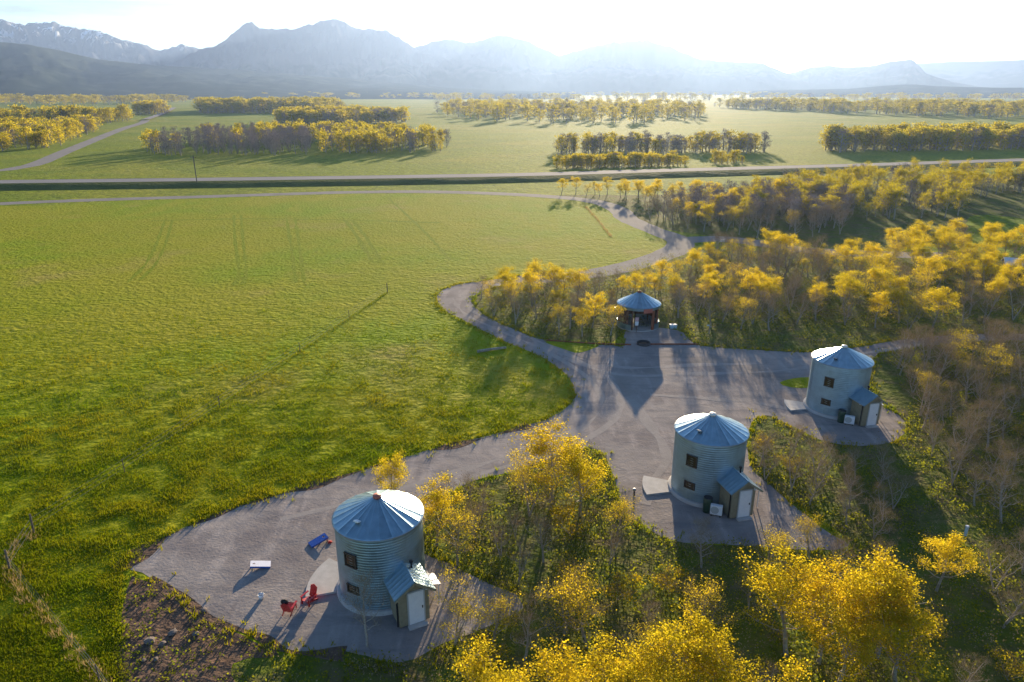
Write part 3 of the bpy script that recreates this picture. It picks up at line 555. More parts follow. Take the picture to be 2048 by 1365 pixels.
# ------- far woods that read as one mass
def far_tree(seed, kind):
    if kind == 'bare': t, l, wg = grow(seed, 9, .05, 2.3, 12, 420, .19, 0, .6, 1, .03)
    elif kind == 'fine': t, l, wg = grow(seed, 9, .28, 3.2, 13, 1500, .14, 0, .5, 1, .06)
    else: t, l, wg = grow(seed, 9, .05, 2.8, 12, 460, .33, 0, .65, 1, .03)
    return t, l
FAR = {k: [far_tree(900 + i + 31 * j, k) for i in range(4)] for j, k in enumerate(('gold', 'bare', 'fine'))}
far_bark = M['bark_grey']; M['far_gold'] = leaf_mat('far_wood_leaf', (.22, .21, .016), (.40, .345, .022), (2.0, 1.82, .9), .5)
M['far_twig'] = leaf_mat('far_wood_twigs', (.21, .18, .18), (.28, .245, .24), (1.1, 1.0, .9), .08)
def wood(name, label, poly_px, n, hr, barefrac, seed, z=0, front_bare=None, wide=1.0, leafy='gold'):
    W = [G(p[0], p[1], z) for p in poly_px]; rng = np.random.default_rng(seed); xs = [p.x for p in W]; ys = [p.y for p in W]; parts = []; got = 0
    while got < n:
        x, y = rng.uniform(min(xs), max(xs)), rng.uniform(min(ys), max(ys))
        if not inside(np.array([x]), np.array([y]), W)[0]: continue
        got += 1; bf = barefrac
        if front_bare: bf = front_bare(x, y)
        kd = 'bare' if rng.random() < bf else leafy; t, l = FAR[kd][rng.integers(4)]
        a = rng.uniform(0, 6.28); s = (rng.uniform(*hr) if rng.random() > .35 else rng.uniform(.4, .8) * hr[1]) / 9; ca, sa = math.cos(a) * s * wide, math.sin(a) * s * wide
        Rm = np.array([[ca, sa, 0], [-sa, ca, 0], [0, 0, s]])
        parts.append(((t[0] @ Rm + [x, y, z], t[1]), 0)); parts.append(((l[0] @ Rm + [x, y, z], l[1]), 2 if kd == 'bare' else 1))
    v, f, mi = join(parts)
    o = link(name, mesh_np(name, v, f, [far_bark, M['far_gold'], M['far_twig']], mi)); tag(o, label, 'wood', None, 'stuff')
ygate = G(500, 292).y
wood('aspen_wood', 'oval aspen wood with a grey bare front edge beyond the highway', [(275, 306), (300, 296), (420, 280), (560, 272), (700, 272), (860, 285), (905, 296), (880, 304), (700, 308), (500, 312), (330, 313)], 470, (7.5, 9.5), .5, 1, 0, lambda x, y: (.96 if y < ygate + 28 else .3) if x < G(640, 300).x else (.35 if y < ygate + 20 else .1))
wood('aspen_wood', 'long dark edged wood behind the oval wood', [(390, 222), (430, 219), (660, 218), (690, 221), (640, 226), (400, 228)], 300, (9, 17), .1, 2, 0, None, 1.7)
wood('aspen_wood', 'narrow wood stepping right behind the oval wood', [(545, 245), (620, 238), (760, 240), (820, 244), (800, 248), (560, 250)], 230, (8, 13), .2, 3, 0, None, 1.5)
wood('aspen_wood', 'broken wood left of the straight gravel road', [(-150, 300), (0, 304), (110, 296), (150, 282), (200, 262), (200, 252), (60, 262), (-150, 275)], 260, (5, 10), .3, 4, 0, None, 1.3)
wood('aspen_wood', 'curved golden wood edge left of the straight gravel road', [(-200, 246), (0, 245), (180, 244), (262, 238), (270, 241), (200, 249), (-200, 252)], 200, (8, 14), .08, 5, 0, None, 1.3)
wood('aspen_wood', 'small tree group at the far end of the gravel road', [(262, 226), (330, 224), (338, 226), (330, 229), (268, 230)], 50, (11, 14), .1, 6, 0, None, 1.4)
wood('aspen_wood', 'sunlit wood under the glare beyond the pasture', [(870, 225), (900, 216), (1130, 214), (1400, 222), (1420, 228), (1390, 244), (1100, 250), (980, 244), (900, 234)], 460, (8, 15), .3, 7, 0, None, 1.4)
wood('aspen_wood', 'row of thin trees near the highway under the glare', [(1110, 303), (1250, 298), (1500, 300), (1555, 305), (1450, 310), (1120, 312)], 190, (5, 9), .6, 8, 0, None, 1.15)
wood('aspen_wood', 'low golden row beside the highway under the glare', [(1110, 334), (1250, 330), (1370, 328), (1372, 333), (1250, 337), (1112, 340)], 110, (3, 5), .1, 9, 0, None, 1.4)
wood('aspen_wood', 'short golden bush row right of the low golden row', [(1420, 326), (1484, 324), (1486, 329), (1420, 332)], 18, (4, 5.5), .05, 10, 0, None, 1.2)
wood('aspen_wood', 'dense green wood with open trunks on the right beyond the highway', [(1640, 300), (1750, 292), (2100, 284), (2300, 288), (2300, 300), (2050, 300), (1800, 304), (1680, 306)], 360, (6, 11), .12, 11, 0, None, 1.35)
wood('aspen_wood', 'long wood along the shaded pasture on the right', [(1390, 214), (1700, 216), (2200, 222), (2200, 238), (2060, 240), (1800, 232), (1560, 222)], 420, (9, 15), .12, 12, 0, None, 1.8)
wood('aspen_copse', 'spreading golden copse between the driveway and the highway at the right', [(1440, 398), (1560, 380), (1760, 364), (2200, 352), (2200, 376), (1965, 398), (1905, 440), (1800, 455), (1700, 440), (1560, 412)], 280, (4.2, 6.4), .3, 41, 0, None, 1.05, 'fine')
wood('bare_copse', 'grey leafless mass of trees in the copse behind its front trunks', [(1300, 436), (1400, 406), (1560, 396), (1700, 404), (1690, 452), (1560, 464), (1420, 455)], 170, (4.4, 6), .86, 42, 0, None, 1.0, 'fine')
for k, (y0, y1, x0, x1, n, lb) in enumerate([(203, 207, -150, 380, 90, 'hazy tree belt on the plain at the left'), (195, 197.5, -100, 900, 120, 'thin hazy tree line below the foothills'), (198, 201, 850, 2200, 170, 'pale tree line below the sunlit mountains'), (206, 211, -150, 300, 70, 'loose tree belt in front of the hazy left belt'), (191, 193, 1100, 2300, 130, 'farthest tree line on the right')]):
    wood('tree_belt', lb, [(x0, y0), (x1, y0), (x1, y1), (x0, y1)], n, (12, 17), .1, 20 + k, 0, None, 2.4)

# ------------------------------------------------------------------ grass, undergrowth
def tufts(name, label, pts, m, hr, blades, seed, wdt=.035, sprd=.12, hs=None):
    rng = np.random.default_rng(seed); P = np.repeat(np.asarray(pts, float), blades, 0); n = len(P)
    P[:, :2] += rng.normal(0, sprd, (n, 2)); h = rng.uniform(*hr, n) * (1 if hs is None else np.repeat(hs, blades)); d = np.zeros((n, 3)); d[:, :2] = rng.normal(0, .32, (n, 2)); d[:, 2] = 1; Q = P + d * h[:, None]
    a = rng.uniform(0, 6.28, n); S = np.stack([np.cos(a), np.sin(a), 0 * a], 1) * (wdt * rng.uniform(.6, 1.4, n))[:, None]
    V = np.stack([P - S, P + S, Q], 1).reshape(-1, 3)
    o = link(name, mesh_np(name, V, np.arange(3 * n).reshape(-1, 3), [m])); tag(o, label, name.replace('_', ' '), None, 'stuff')
rg = np.random.default_rng(77)
def field_points(n, dmax, power=1.0):
    """random ground points in view, thinning with distance"""
    py = 1400 - (1400 - 600) * rg.random(n) ** power; px = rg.uniform(-120, 1200, n)
    a, b = (px - 1024) / FOC, (682.5 - py) / FOC; t = CAM_H / (sp_ - b * cp); X = np.stack([a * t, (cp + b * sp_) * t, 0 * t], 1)
    ok = inside(X[:, 0], X[:, 1], meadow_pts) & ~inside(X[:, 0], X[:, 1], lot_pts)
    ok &= rg.random(n) < np.clip((py - 590) / 330, 0, 1)
    return X[ok]
fp = field_points(150000, 120, 1.0)
cl = np.array([mnoise.noise(Vector((p[0] * .5, p[1] * .5, 2))) + .6 * mnoise.noise(Vector((p[0] * 1.7, p[1] * 1.7, 7))) for p in fp])
tufts('meadow_grass', 'clumpy green hay grass of the meadow', fp[cl > -.45], M['blade'], (.05, .24), 5, 1, .034, .2, np.clip(.62 + 1.15 * cl[cl > -.45], .22, 1.7))
edge = []
for p in lot_pts:
    for _ in range(7): edge.append((p[0] + rg.normal(0, .45), p[1] + rg.normal(0, .45), 0))
edge = np.array(edge); edge = edge[~inside(edge[:, 0], edge[:, 1], lot_pts) | (rg.random(len(edge)) < .16)]
tufts('verge_grass', 'ragged green grass along the gravel edges', edge, M['blade'], (.12, .35), 6, 3, .04, .12)
fence_px = [(775, 586), (600, 705), (440, 815), (250, 945), (68, 1066), (20, 1140), (200, 1365), (330, 1560)]
fl = [G(*p) for p in fence_px]; fs = smooth_line(fl[4:], .15); dg = []
for p in fs:
    for _ in range(1): dg.append((p[0] + rg.normal(0, .24), p[1] + rg.normal(0, .22), 0))
for p in smooth_line([G(1172, 415), G(1196, 442), G(1222, 474)], .3):
    dg.append((p[0] + rg.normal(0, .14), p[1] + rg.normal(0, .14), 0))
tufts('dry_grass', 'straw coloured dead grass along the field fence and in the far loop', dg, M['straw'], (.15, .45), 9, 4, .016, .14)
fg = [(p[0] + rg.normal(0, .12), p[1] + rg.normal(0, .12), 0) for p in smooth_line(fl[:5], .12)]
tufts('fence_grass', 'taller unmown grass in a line under the wire fence', fg[::3], M['blade'], (.12, .34), 5, 9, .035, .16)
def brush(name, label, polys, seed, m, hr=(.15, .6), size=.07):
    rng = np.random.default_rng(seed); C = []
    for poly, dens in polys:
        W = [G(*p) for p in poly]; xs = [p.x for p in W]; ys = [p.y for p in W]; n = int((max(xs) - min(xs)) * (max(ys) - min(ys)) * dens)
        X = np.stack([rng.uniform(min(xs), max(xs), n), rng.uniform(min(ys), max(ys), n)], 1); ok = inside(X[:, 0], X[:, 1], W) & ~inside(X[:, 0], X[:, 1], lot_pts); X = X[ok]
        g = np.array([mnoise.noise(Vector((a * .35, b * .35, seed))) for a, b in X]); X = X[g > -.18]
        k = 9; Z = np.repeat(X, k, 0) + rng.normal(0, .2, (len(X) * k, 2)); hh = np.repeat(rng.uniform(*hr, len(X)), k) * rng.uniform(.15, 1, len(X) * k)
        C.append(np.column_stack([Z, hh]))
    C = np.concatenate(C); v, f = cards(C, size, rng, .2)
    o = link(name, mesh_np(name, v, f, [m])); tag(o, label, 'undergrowth', None, 'stuff')
near_poly = [(1500, 930), (1530, 840), (1640, 880), (1790, 890), (1830, 800), (1745, 720), (1990, 690), (2250, 690), (2300, 1500), (500, 1500), (560, 1312), (800, 1328), (1045, 1218), (1030, 1190), (850, 1105), (850, 1040), (905, 985), (1150, 902), (1205, 905), (1250, 1026), (1350, 1082), (1690, 1092)]
brush('undergrowth', 'green brown undergrowth below the nearer thickets', [(near_poly, 4.5)], 5, M['leaf_low'], (.15, .9))
brush('undergrowth', 'low undergrowth below the grove behind the round shelter', [([(950, 600), (1060, 565), (1250, 542), (1340, 516), (1450, 502), (2100, 540), (2100, 662), (1800, 680), (1700, 696), (1500, 698), (1395, 688), (1340, 655), (1230, 660), (1090, 680), (1040, 662), (985, 638)], 2.2)], 6, M['leaf_low'], (.2, 1.2))
back_poly = [(950, 600), (1060, 565), (1250, 542), (1340, 516), (1450, 502), (2100, 540), (2100, 650), (1800, 660), (1600, 655), (1440, 640), (1340, 635), (1230, 630), (1100, 650), (1040, 640), (985, 628)]
brush('dry_brush', 'brown leafless brush filling the grove behind the round shelter', [(back_poly, 1.6)], 16, M['twig'], (.4, 2.2), .06)
brush('dry_brush', 'brown leafless brush between the trunks of the nearer thickets', [(near_poly, 3.4)], 17, M['twig'], (.3, 2.0), .042)
brush('weeds', 'green weeds creeping over the bare soil patch', [([(235, 1150), (300, 1160), (360, 1215), (520, 1290), (560, 1318), (640, 1312), (640, 1440), (200, 1440)], 2.2)], 8, M['leaf_low'], (.08, .35))

# ------------------------------------------------------------------ grain bins
BR, EH, AH = 2.5, 4.96, 6.06
def corrugated(z0, z1, r, pitch=.17, amp=.016):
    n = int((z1 - z0) / pitch * 4); return [(r + amp * math.sin(i / 4 * 2 * math.pi), z0 + (z1 - z0) * i / n) for i in range(n + 1)]
def on_wall(a, r, z):
    """point on the wall at angle a from the local -Y, positive to +X"""
    return Vector((r * math.sin(a), -r * math.cos(a), z))
def grain_bin(loc, rz, label, cap, porch, hatch, lamps=2, shelf=True):
    root = empty('grain_bin', loc, rz); tag(root, label, 'grain bin', 'grain bin cabins')
    MB().lathe([(2.72, -.05), (2.72, .22), (2.66, .26), (2.49, .26)], 72).build('foundation', M['concrete'], root, True)
    MB().lathe(corrugated(.262, EH, BR), 96).build('wall', M['bin_wall'], root, True)
    # cone roof of 24 ribbed sheets
    rb = MB(); n = 24 * 6
    prof = []
    for j, t in enumerate((0, .03, .35, .7, 1)):
        for k in range(n):
            a = 2 * math.pi * k / n; ph = (k % 6)
            lift = (.032 if ph == 0 else (.010 if ph in (1, 5) else 0)) * (1 - .6 * t)
            r = 2.62 * (1 - t) + .16 * t; z = EH - .04 + (AH - EH + .02) * t + lift - (.0 if j else .05)
            prof.append((r * math.sin(a), -r * math.cos(a), z))
    rb.add(prof, [(j * n + k, j * n + (k + 1) % n, (j + 1) * n + (k + 1) % n, (j + 1) * n + k) for j in range(4) for k in range(n)])
    roof = rb.build('roof', M['bin_roof'], root)
    MB().lathe([(2.60, EH - .10), (2.625, EH - .09), (2.625, EH - .045), (2.5, EH - .04)], 72).build('eave_trim', M['steel'], roof, True)
    MB().lathe([(.02, AH + .16), (.24, AH + .12), (.25, AH - .0), (.2, AH - .04)], 20).build('roof_cap', cap, root, True)
    # hatch low on the roof, left of centre as seen from the porch
    a = R(-58); r_ = 1.7; zz = EH + (AH - EH) * (1 - r_ / 2.62)
    MB().box(on_wall(a, r_, zz + .06), (.34, .34, .10), a, R(-22)).build('roof_hatch', hatch, root, bevel=.02)
    for z0, hh in ((3.35, .80), (1.42, .50)):
        a = R(-57); c = on_wall(a, BR + .02, z0)
        wn = MB(); W_ = .76
        for sx_, sz_, dx, dz in ((0, 1, W_ + .1, .07), (0, -1, W_ + .1, .07)): wn.box((sx_, 0, sz_ * hh / 2), (dx, .09, dz))
        for sx_ in (-1, 1): wn.box((sx_ * W_ / 2, 0, 0), (.07, .088, hh - .07))
        fr = wn.build('window', M['frame'], root); fr.location = c; fr.rotation_euler = (0, 0, a)
        pn = MB().box((0, .02, 0), (W_ - .06, .02, hh - .06)).build('pane', M['glass'], fr)
    # entry porch
    px, pw, py0, py1, ph, gh = porch      # centre x, width, back y, front y, wall height, gable rise
    W2 = pw / 2; ov = .3; wl = MB()
    wl.box((px - W2 + .04, (py0 + py1) / 2, .1 + ph / 2), (.08, py0 - py1 - .002, ph)); wl.box((px + W2 - .04, (py0 + py1) / 2, .1 + ph / 2), (.08, py0 - py1 - .002, ph))
    wl.add([(px - W2, py1 - .04, .1), (px + W2, py1 - .04, .1), (px + W2, py1 - .04, .1 + ph), (px, py1 - .04, .1 + ph + gh), (px - W2, py1 - .04, .1 + ph),
            (px - W2, py1 + .04, .1), (px + W2, py1 + .04, .1), (px + W2, py1 + .04, .1 + ph), (px, py1 + .04, .1 + ph + gh), (px - W2, py1 + .04, .1 + ph)],
           [(0, 1, 2, 3, 4), (9, 8, 7, 6, 5), (0, 5, 6, 1), (1, 6, 7, 2), (2, 7, 8, 3), (3, 8, 9, 4), (4, 9, 5, 0)])
    for k in range(9): wl.box((px - W2 + pw * (k + .5) / 9, py1 - .046, .1 + ph * .5 if abs(k - 4) < 3 else .1 + ph / 2), (.03, .012, ph * .98))
    pwall = wl.build('porch_wall', M['siding'], root)
    MB().box((px + .12, py1 - .24, .05), (1.1, .36, .10)).build('porch_step', M['concrete'], root, bevel=.01)
    sl_ = math.atan2(gh, W2); L = math.hypot(W2 + ov, (W2 + ov) * gh / W2); rf = MB(); y0, y1 = py0 + .1, py1 - ov - .1
    for s in (-1, 1):
        N = 24; vs = []
        for yk in (y0, y1):
            for lay in (0, -.035):
                for q in (0, 1):
                    pass
        # ribbed sheet: ribs run down the slope
        cols = []
        for k in range(N + 1):
            y = y0 + (y1 - y0) * k / N; lift = .022 if k % 3 == 0 else 0
            for q in (0, 1):
                for dz in (lift + .05, -.0):
                    cols.append((px + s * (W2 + ov) * q, y, .1 + ph + gh - (gh / W2) * (W2 + ov) * q + dz + .02))
        fs = []
        for k in range(N):
            b = k * 4; fs += [(b, b + 4, b + 6, b + 2), (b + 1, b + 3, b + 7, b + 5), (b + 2, b + 6, b + 7, b + 3), (b, b + 1, b + 5, b + 4)]
        fs += [(0, 2, 3, 1), (N * 4, N * 4 + 1, N * 4 + 3, N * 4 + 2)]
        rf.add(cols, fs)
    rf.tube([(px, y0, .1 + ph + gh + .08), (px, y1, .1 + ph + gh + .08)], .05, 6)
    proof = rf.build('porch_roof', M['porch_roof'], root)
    for s in (-1, 1):
        MB().box((px + s * (W2 + ov) / 2, y1 - .015, .1 + ph + gh - (gh / W2) * (W2 + ov) / 2 - .01), (L, .03, .12), 0, 0, s * sl_).build('barge_board', M['siding'], proof)
    d = MB().box((px + .12, py1 - .075, .12 + 1.02), (.86, .05, 2.04)).build('door', M['white_paint'], root)
    MB().box((px + .46, py1 - .13, 1.12), (.05, .06, .14)).build('handle', M['black'], d)
    MB().box((px + .12 - .475, py1 - .07, 1.14), (.07, .056, 2.08)).box((px + .12 + .475, py1 - .07, 1.14), (.07, .056, 2.08)).box((px + .12, py1 - .07, 2.215), (1.02, .056, .07)).build('door_frame', M['trim'], d)
    for k in range(lamps):
        pz = (px - W2 - .09, py1 + .35, 2.1) if k == 0 else (px + W2 - .13, py1 - .11, 2.25)
        l = MB().box(pz, (.14, .12, .2)).build('wall_lamp', M['lamp'], root, bevel=.02)
    MB().tube([(px + .38, py0 - .85, ph + .3), (px + .38, py0 - .85, ph + gh + .32)], .06, 10).lathe([(.02, ph + gh + .42), (.11, ph + gh + .36), (.11, ph + gh + .28)], 10, c=(px + .38, py0 - .85)).build('vent_pipe', M['black'], root)
    MB().tube([(px - W2 - .05, py1 + .1, .1), (px - W2 - .05, py1 + .1, ph)], .045, 8).build('downpipe', M['black'], root)
    # lean-to shelf roof on the right flank
    if shelf:
        MB().box((px + W2 + .52, (py0 + py1) / 2 + .2, 1.62), (.95, 1.05, .05), 0, 0, R(14)).box((px + W2 + .90, (py0 + py1) / 2 - .2, .72), (.06, .06, 1.35)).box((px + W2 + .90, (py0 + py1) / 2 + .6, .72), (.06, .06, 1.35)).build('side_canopy', M['white_metal'], root)
    return root
B1, B2, B3 = Vector((-7.7, 35.2, 0)), Vector((14.34, 46.0, 0)), Vector((30.0, 60.2, 0))
porch_dim = (.55, 1.75, -1.9, -4.0, 2.25, .62)
grain_bin(B1, R(27), 'nearest silver grain bin cabin with a reddish roof cap, beside the red chairs', M['red_cap'], porch_dim, M['white_metal'])
grain_bin(B2, R(14), 'middle silver grain bin cabin with a pale roof cap between two groves', M['white_cap'], porch_dim, M['steel'])
grain_bin(B3, R(13), 'far silver grain bin cabin, at the top right of the lot by the grey thicket', M['white_cap'], porch_dim, M['steel'])
def patio(b, rz, a0, a1, rr):
    o = MB().prism([(x, y) for x, y in [(2.74 * math.sin(a0 + (a1 - a0) * k / 10), -2.74 * math.cos(a0 + (a1 - a0) * k / 10)) for k in range(11)] + [(rr * math.sin(a1 + (a0 - a1) * k / 16) , -rr * math.cos(a1 + (a0 - a1) * k / 16)) for k in range(17)]], .0, .13).build('patio', M['concrete'])
    o.location = b; o.rotation_euler = (0, 0, rz); o['kind'] = 'structure'; return o
patio(B1, 0, R(-122), R(-74), 4.5); patio(B2, 0, R(-112), R(-78), 4.6); patio(B3, 0, R(-112), R(-80), 4.4)
def aircon(p, rz, label):
    r = empty('air_conditioner', p, rz); r.scale = (.85, .85, .85); tag(r, label, 'air conditioner', 'outdoor cooling units')
    MB().box((0, 0, .58), (.95, .38, .84)).build('cabinet', M['white_paint'], r, bevel=.02)
    MB().lathe([(.0, 0), (.33, 0), (.33, .02), (0, .02)], 24).build('fan_grille', M['trim'], r).matrix_local = Matrix.Translation((-.12, -.192, .6)) @ Matrix.Rotation(R(90), 4, 'X')
    for s in (-1, 1): MB().box((s * .35, 0, .08), (.08, .4, .16)).build('foot', M['black'], r)
def barrel(p, label):
    r = empty('storage_barrel', p); tag(r, label, 'barrel', 'green barrels beside the porches')
    MB().lathe([(.0, 0.01), (.29, 0.01), (.31, .3), (.3, .34), (.31, .38), (.31, .72), (.3, .76), (.31, .8), (.29, 1.1), (.27, 1.12), (0, 1.12)], 24).build('drum', M['green_tank'], r, True)
    MB().lathe([(.0, 1.16), (.3, 1.16), (.31, 1.13), (.27, 1.125)], 24).build('lid', M['black'], r)
for b, rz, n1 in ((B2, R(14), 'middle'), (B3, R(13), 'farthest')):
    rm = Matrix.Rotation(rz, 3, 'Z')
    aircon(b + rm @ Vector((-1.0, -3.35, 0)), rz + R(-35), 'white outdoor cooling unit beside the porch of the ' + n1 + ' grain bin')
    barrel(b + rm @ Vector((-1.35, -2.75, 0)), 'dark green barrel against the wall of the ' + n1 + ' grain bin')

# ------------------------------------------------------------------ round cook shelter
S = G(1275, 651); sh = empty('cook_shelter', S, 0); tag(sh, 'round open cook shelter with a blue grey cone roof and red timber posts', 'shelter')
MB().lathe([(0.01, .1), (2.62, .1), (2.62, -.02)], 48).build('floor', M['concrete'], sh)
MB().lathe([(2.6, .1), (2.6, .75), (2.52, .75), (2.52, .1)], 20, R(-175), R(-28)).lathe([(2.6, .1), (2.6, .75), (2.52, .75), (2.52, .1)], 18, R(42), R(176)).build('low_wall', M['bin_wall'], sh)
MB().lathe([(2.45, .75), (2.45, 2.72)], 40, R(52), R(322)).build('timber_back_wall', M['wood'], sh)
for k, a in enumerate((-150, -115, -80, -52, -26, 36, 58, 100, 140, 178)):
    MB().box(on_wall(R(a), 2.5, 1.4), (.16 if a != 36 else .34, .16, 2.62), R(a)).build('post', M['redwood'] if a in (36, 58, -80) else M['wood'], sh)
rp = MB(); n = 72; vs = []
for t in (0, .5, 1):
    for k in range(n):
        a = 2 * math.pi * k / n; r = 2.72 * (1 - t) + .2 * t; vs.append((r * math.sin(a), -r * math.cos(a), 2.95 + 1.35 * t + (.035 if k % 3 == 0 else 0)))
rp.add(vs, [(j * n + k, j * n + (k + 1) % n, (j + 1) * n + (k + 1) % n, (j + 1) * n + k) for j in range(2) for k in range(n)])
rp.build('roof', M['bin_roof'], sh)
MB().lathe([(2.70, 2.97), (2.68, 2.62)], 64).build('valance', M['bin_wall'], sh, True)
MB().lathe([(.02, 4.52), (.24, 4.45), (.27, 4.3), (.2, 4.27)], 16).build('roof_cap', M['redwood'], sh, True)
MB().box(on_wall(R(15), 2.74, 2.66), (1.15, .06, .5), R(15)).build('fascia_board', M['red_cap'], sh)
MB().box(on_wall(R(-92), 2.86, 2.2), (.2, .2, .28)).build('lantern', M['lamp'], sh)
r = empty('notice_board', S + Vector((-.62, -2.74, 0))); tag(r, 'small white and pink board on a post at the shelter opening', 'notice board')
MB().box((0, 0, .75), (.07, .07, 1.5)).build('post', M['wood'], r); MB().box((0, -.06, 1.15), (.42, .04, .5)).build('white_panel', M['white_paint'], r); MB().box((0, -.06, 1.68), (.42, .045, .48)).build('pink_panel', M['pink'], r)
fr = empty('fire_ring', G(1287, 689)); tag(fr, 'dark steel fire ring on the gravel in front of the shelter', 'fire ring')
MB().lathe([(.78, 0), (.78, .28), (.70, .28), (.70, 0.02)], 28).build('ring', M['black'], fr, True); MB().lathe([(.01, .06), (.69, .05)], 20).build('ash_bed', M['soil'], fr)
c = G(1346, 657); r = empty('cool_box', c, R(8)); tag(r, 'pale blue box on the gravel right of the round shelter', 'cool box')
MB().box((0, 0, .22), (.85, .5, .44)).build('body', M['pale_blue'], r, bevel=.03); MB().box((0, 0, .48), (.9, .55, .08)).build('lid', M['white_paint'], r, bevel=.02)
c = G(1418, 668); r = empty('water_standpipe', c); tag(r, 'grey standpipe with a bent blue grey head at the end of the shelter yard', 'standpipe')
MB().tube([(0, 0, 0), (0, 0, .95)], .07, 10).build('pipe', M['steel'], r); MB().tube([(0, 0, .93), (-.1, -.05, 1.1), (-.35, -.1, 1.08)], .075, 10).build('spout', M['pale_blue'], r)
# timber edging between the shelter yard and the lot
for i, (a, b) in enumerate((((1092, 682), (1190, 689)), ((1192, 689), (1262, 691)), ((1300, 690), (1396, 690)))):
    A, Bp = G(*a), G(*b); o = MB().tube([A + Vector((0, 0, .09)), Bp + Vector((0, 0, .09))], .09, 8).build('edging_log', M['redwood'])
    tag(o, ['reddish edging log along the grass island', 'reddish edging log left of the fire ring', 'reddish edging log right of the fire ring'][i], 'edging log', 'edging logs in front of the shelter')
A = G(955, 706); Bq = G(1012, 698)
tag(MB().tube([A + Vector((0, 0, .17)), (A + Bq) / 2 + Vector((0, .05, .18)), Bq + Vector((0, 0, .16))], [.16, .15, .13], 10).build('fallen_log', M['bark']), 'pale fallen log in the shadow by the driveway bend', 'log')

# ------------------------------------------------------------------ yard things by the front bin
def chair(p, rz, label):
    r = empty('garden_chair', p, rz); r.scale = (.86, .86, .86); tag(r, label, 'garden chair', 'red slatted garden chairs'); m = M['red']
    s = MB()
    for k in range(6): s.box((0, -.32 + k * .115, .37 - k * .028), (.52, .095, .022), 0, R(-14))
    s.build('seat', m, r)
    b = MB()
    for k in range(7): x = (k - 3) * .082; b.box((x, .36 + .135, .66 - abs(k - 3) * .02), (.072, .022, .92 - abs(k - 3) * .05), 0, R(-18))
    b.box((0, .37, .36), (.56, .03, .08), 0, R(-18)); b.box((0, .56, .82), (.58, .03, .07), 0, R(-18)); b.build('backrest', m, r)
    for sx_ in (-1, 1):
        MB().box((sx_ * .36, .02, .565), (.14, .74, .024)).build('armrest', m, r)
        MB().box((sx_ * .31, -.30, .275), (.03, .12, .55)).build('front_leg', m, r)
        MB().box((sx_ * .275, .10, .20), (.028, 1.0, .11), 0, R(-19)).build('rear_leg', m, r)
    return r
C1, C2 = G(580, 1222), G(618, 1206)
chair(C1, R(172), 'red slatted garden chair with a black bag on its back, facing the mountains')
chair(C2, R(-28), 'empty red slatted garden chair beside the one with the black bag')
bg_ = MB().lathe([(.02, .0), (.17, .02), (.2, .16), (.15, .3), (.05, .36), (.01, .36)], 12); bb = bg_.build('shoulder_bag', M['dark_cloth'], None, True)
bb.location = C1 + Vector((-.12, -.34, .80)); bb.rotation_euler = (R(20), R(10), 0); bb.scale = (1.15, .6, 1); tag(bb, 'black bag slung over the back of a red garden chair', 'bag')
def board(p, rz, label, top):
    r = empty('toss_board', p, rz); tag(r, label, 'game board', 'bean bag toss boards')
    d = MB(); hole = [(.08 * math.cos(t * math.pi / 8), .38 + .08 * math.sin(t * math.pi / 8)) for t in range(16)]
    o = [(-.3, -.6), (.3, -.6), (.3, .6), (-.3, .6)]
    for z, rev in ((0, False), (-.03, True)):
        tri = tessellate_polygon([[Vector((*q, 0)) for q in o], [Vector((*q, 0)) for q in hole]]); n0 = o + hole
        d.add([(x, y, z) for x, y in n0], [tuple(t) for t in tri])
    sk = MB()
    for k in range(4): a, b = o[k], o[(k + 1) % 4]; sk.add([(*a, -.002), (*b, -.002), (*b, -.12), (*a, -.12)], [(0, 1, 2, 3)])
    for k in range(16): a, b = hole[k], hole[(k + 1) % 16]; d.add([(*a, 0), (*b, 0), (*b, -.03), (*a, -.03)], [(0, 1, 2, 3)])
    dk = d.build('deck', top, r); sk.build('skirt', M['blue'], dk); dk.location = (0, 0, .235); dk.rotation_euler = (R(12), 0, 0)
    for s in (-1, 1): MB().box((s * .26, .5, .13), (.04, .09, .27)).build('leg', M['rope'], r)
    return r
board(G(522, 1134), R(106), 'blue sided bean bag board, top pale with painted sun glare, nearer the red chairs', M['glare_deck'])
board(G(637, 1086), R(-52), 'blue bean bag board close to the wall of the front bin', M['blue'])
bgp = G(660, 1086); o = MB().lathe([(.01, .0), (.13, .01), (.15, .06), (.1, .1), (.01, .11)], 10).build('bean_bag', M['bag_cloth'], None, True); o.location = bgp + Vector((0, 0, .01)); tag(o, 'small red bean bag on the gravel beside a blue board', 'bean bag')
r = empty('bucket', G(523, 1198)); tag(r, 'small pale bucket standing on the gravel left of the red chairs', 'bucket')
MB().lathe([(.01, .01), (.13, .01), (.17, .32), (.16, .32), (.12, .04)], 18).build('body', M['white_metal'], r, True); MB().tube([(-.17, 0, .3), (-.1, 0, .42), (0, 0, .46), (.1, 0, .42), (.17, 0, .3)], .008, 6).build('handle', M['steel'], r)
r = empty('bollard', G(1268, 993)); tag(r, 'short dark post on the gravel left of the middle bin patio', 'bollard')
MB().tube([(0, 0, 0), (0, 0, .5)], .06, 10).build('post', M['black'], r); MB().lathe([(.01, .66), (.12, .62), (.13, .5), (.06, .48)], 14).build('head', M['steel'], r)
r = empty('utility_pedestal', G(1930, 1072)); tag(r, 'pale blue utility post in the grass near the lone golden aspen', 'utility post')
MB().box((0, 0, .35), (.16, .14, .7)).build('body', M['pale_blue'], r, bevel=.02); MB().box((0, 0, .74), (.2, .18, .1)).build('cap', M['white_paint'], r, bevel=.02)
r = empty('marker_sign', G(1443, 492)); tag(r, 'small white marker sign beside the driveway fork', 'sign')
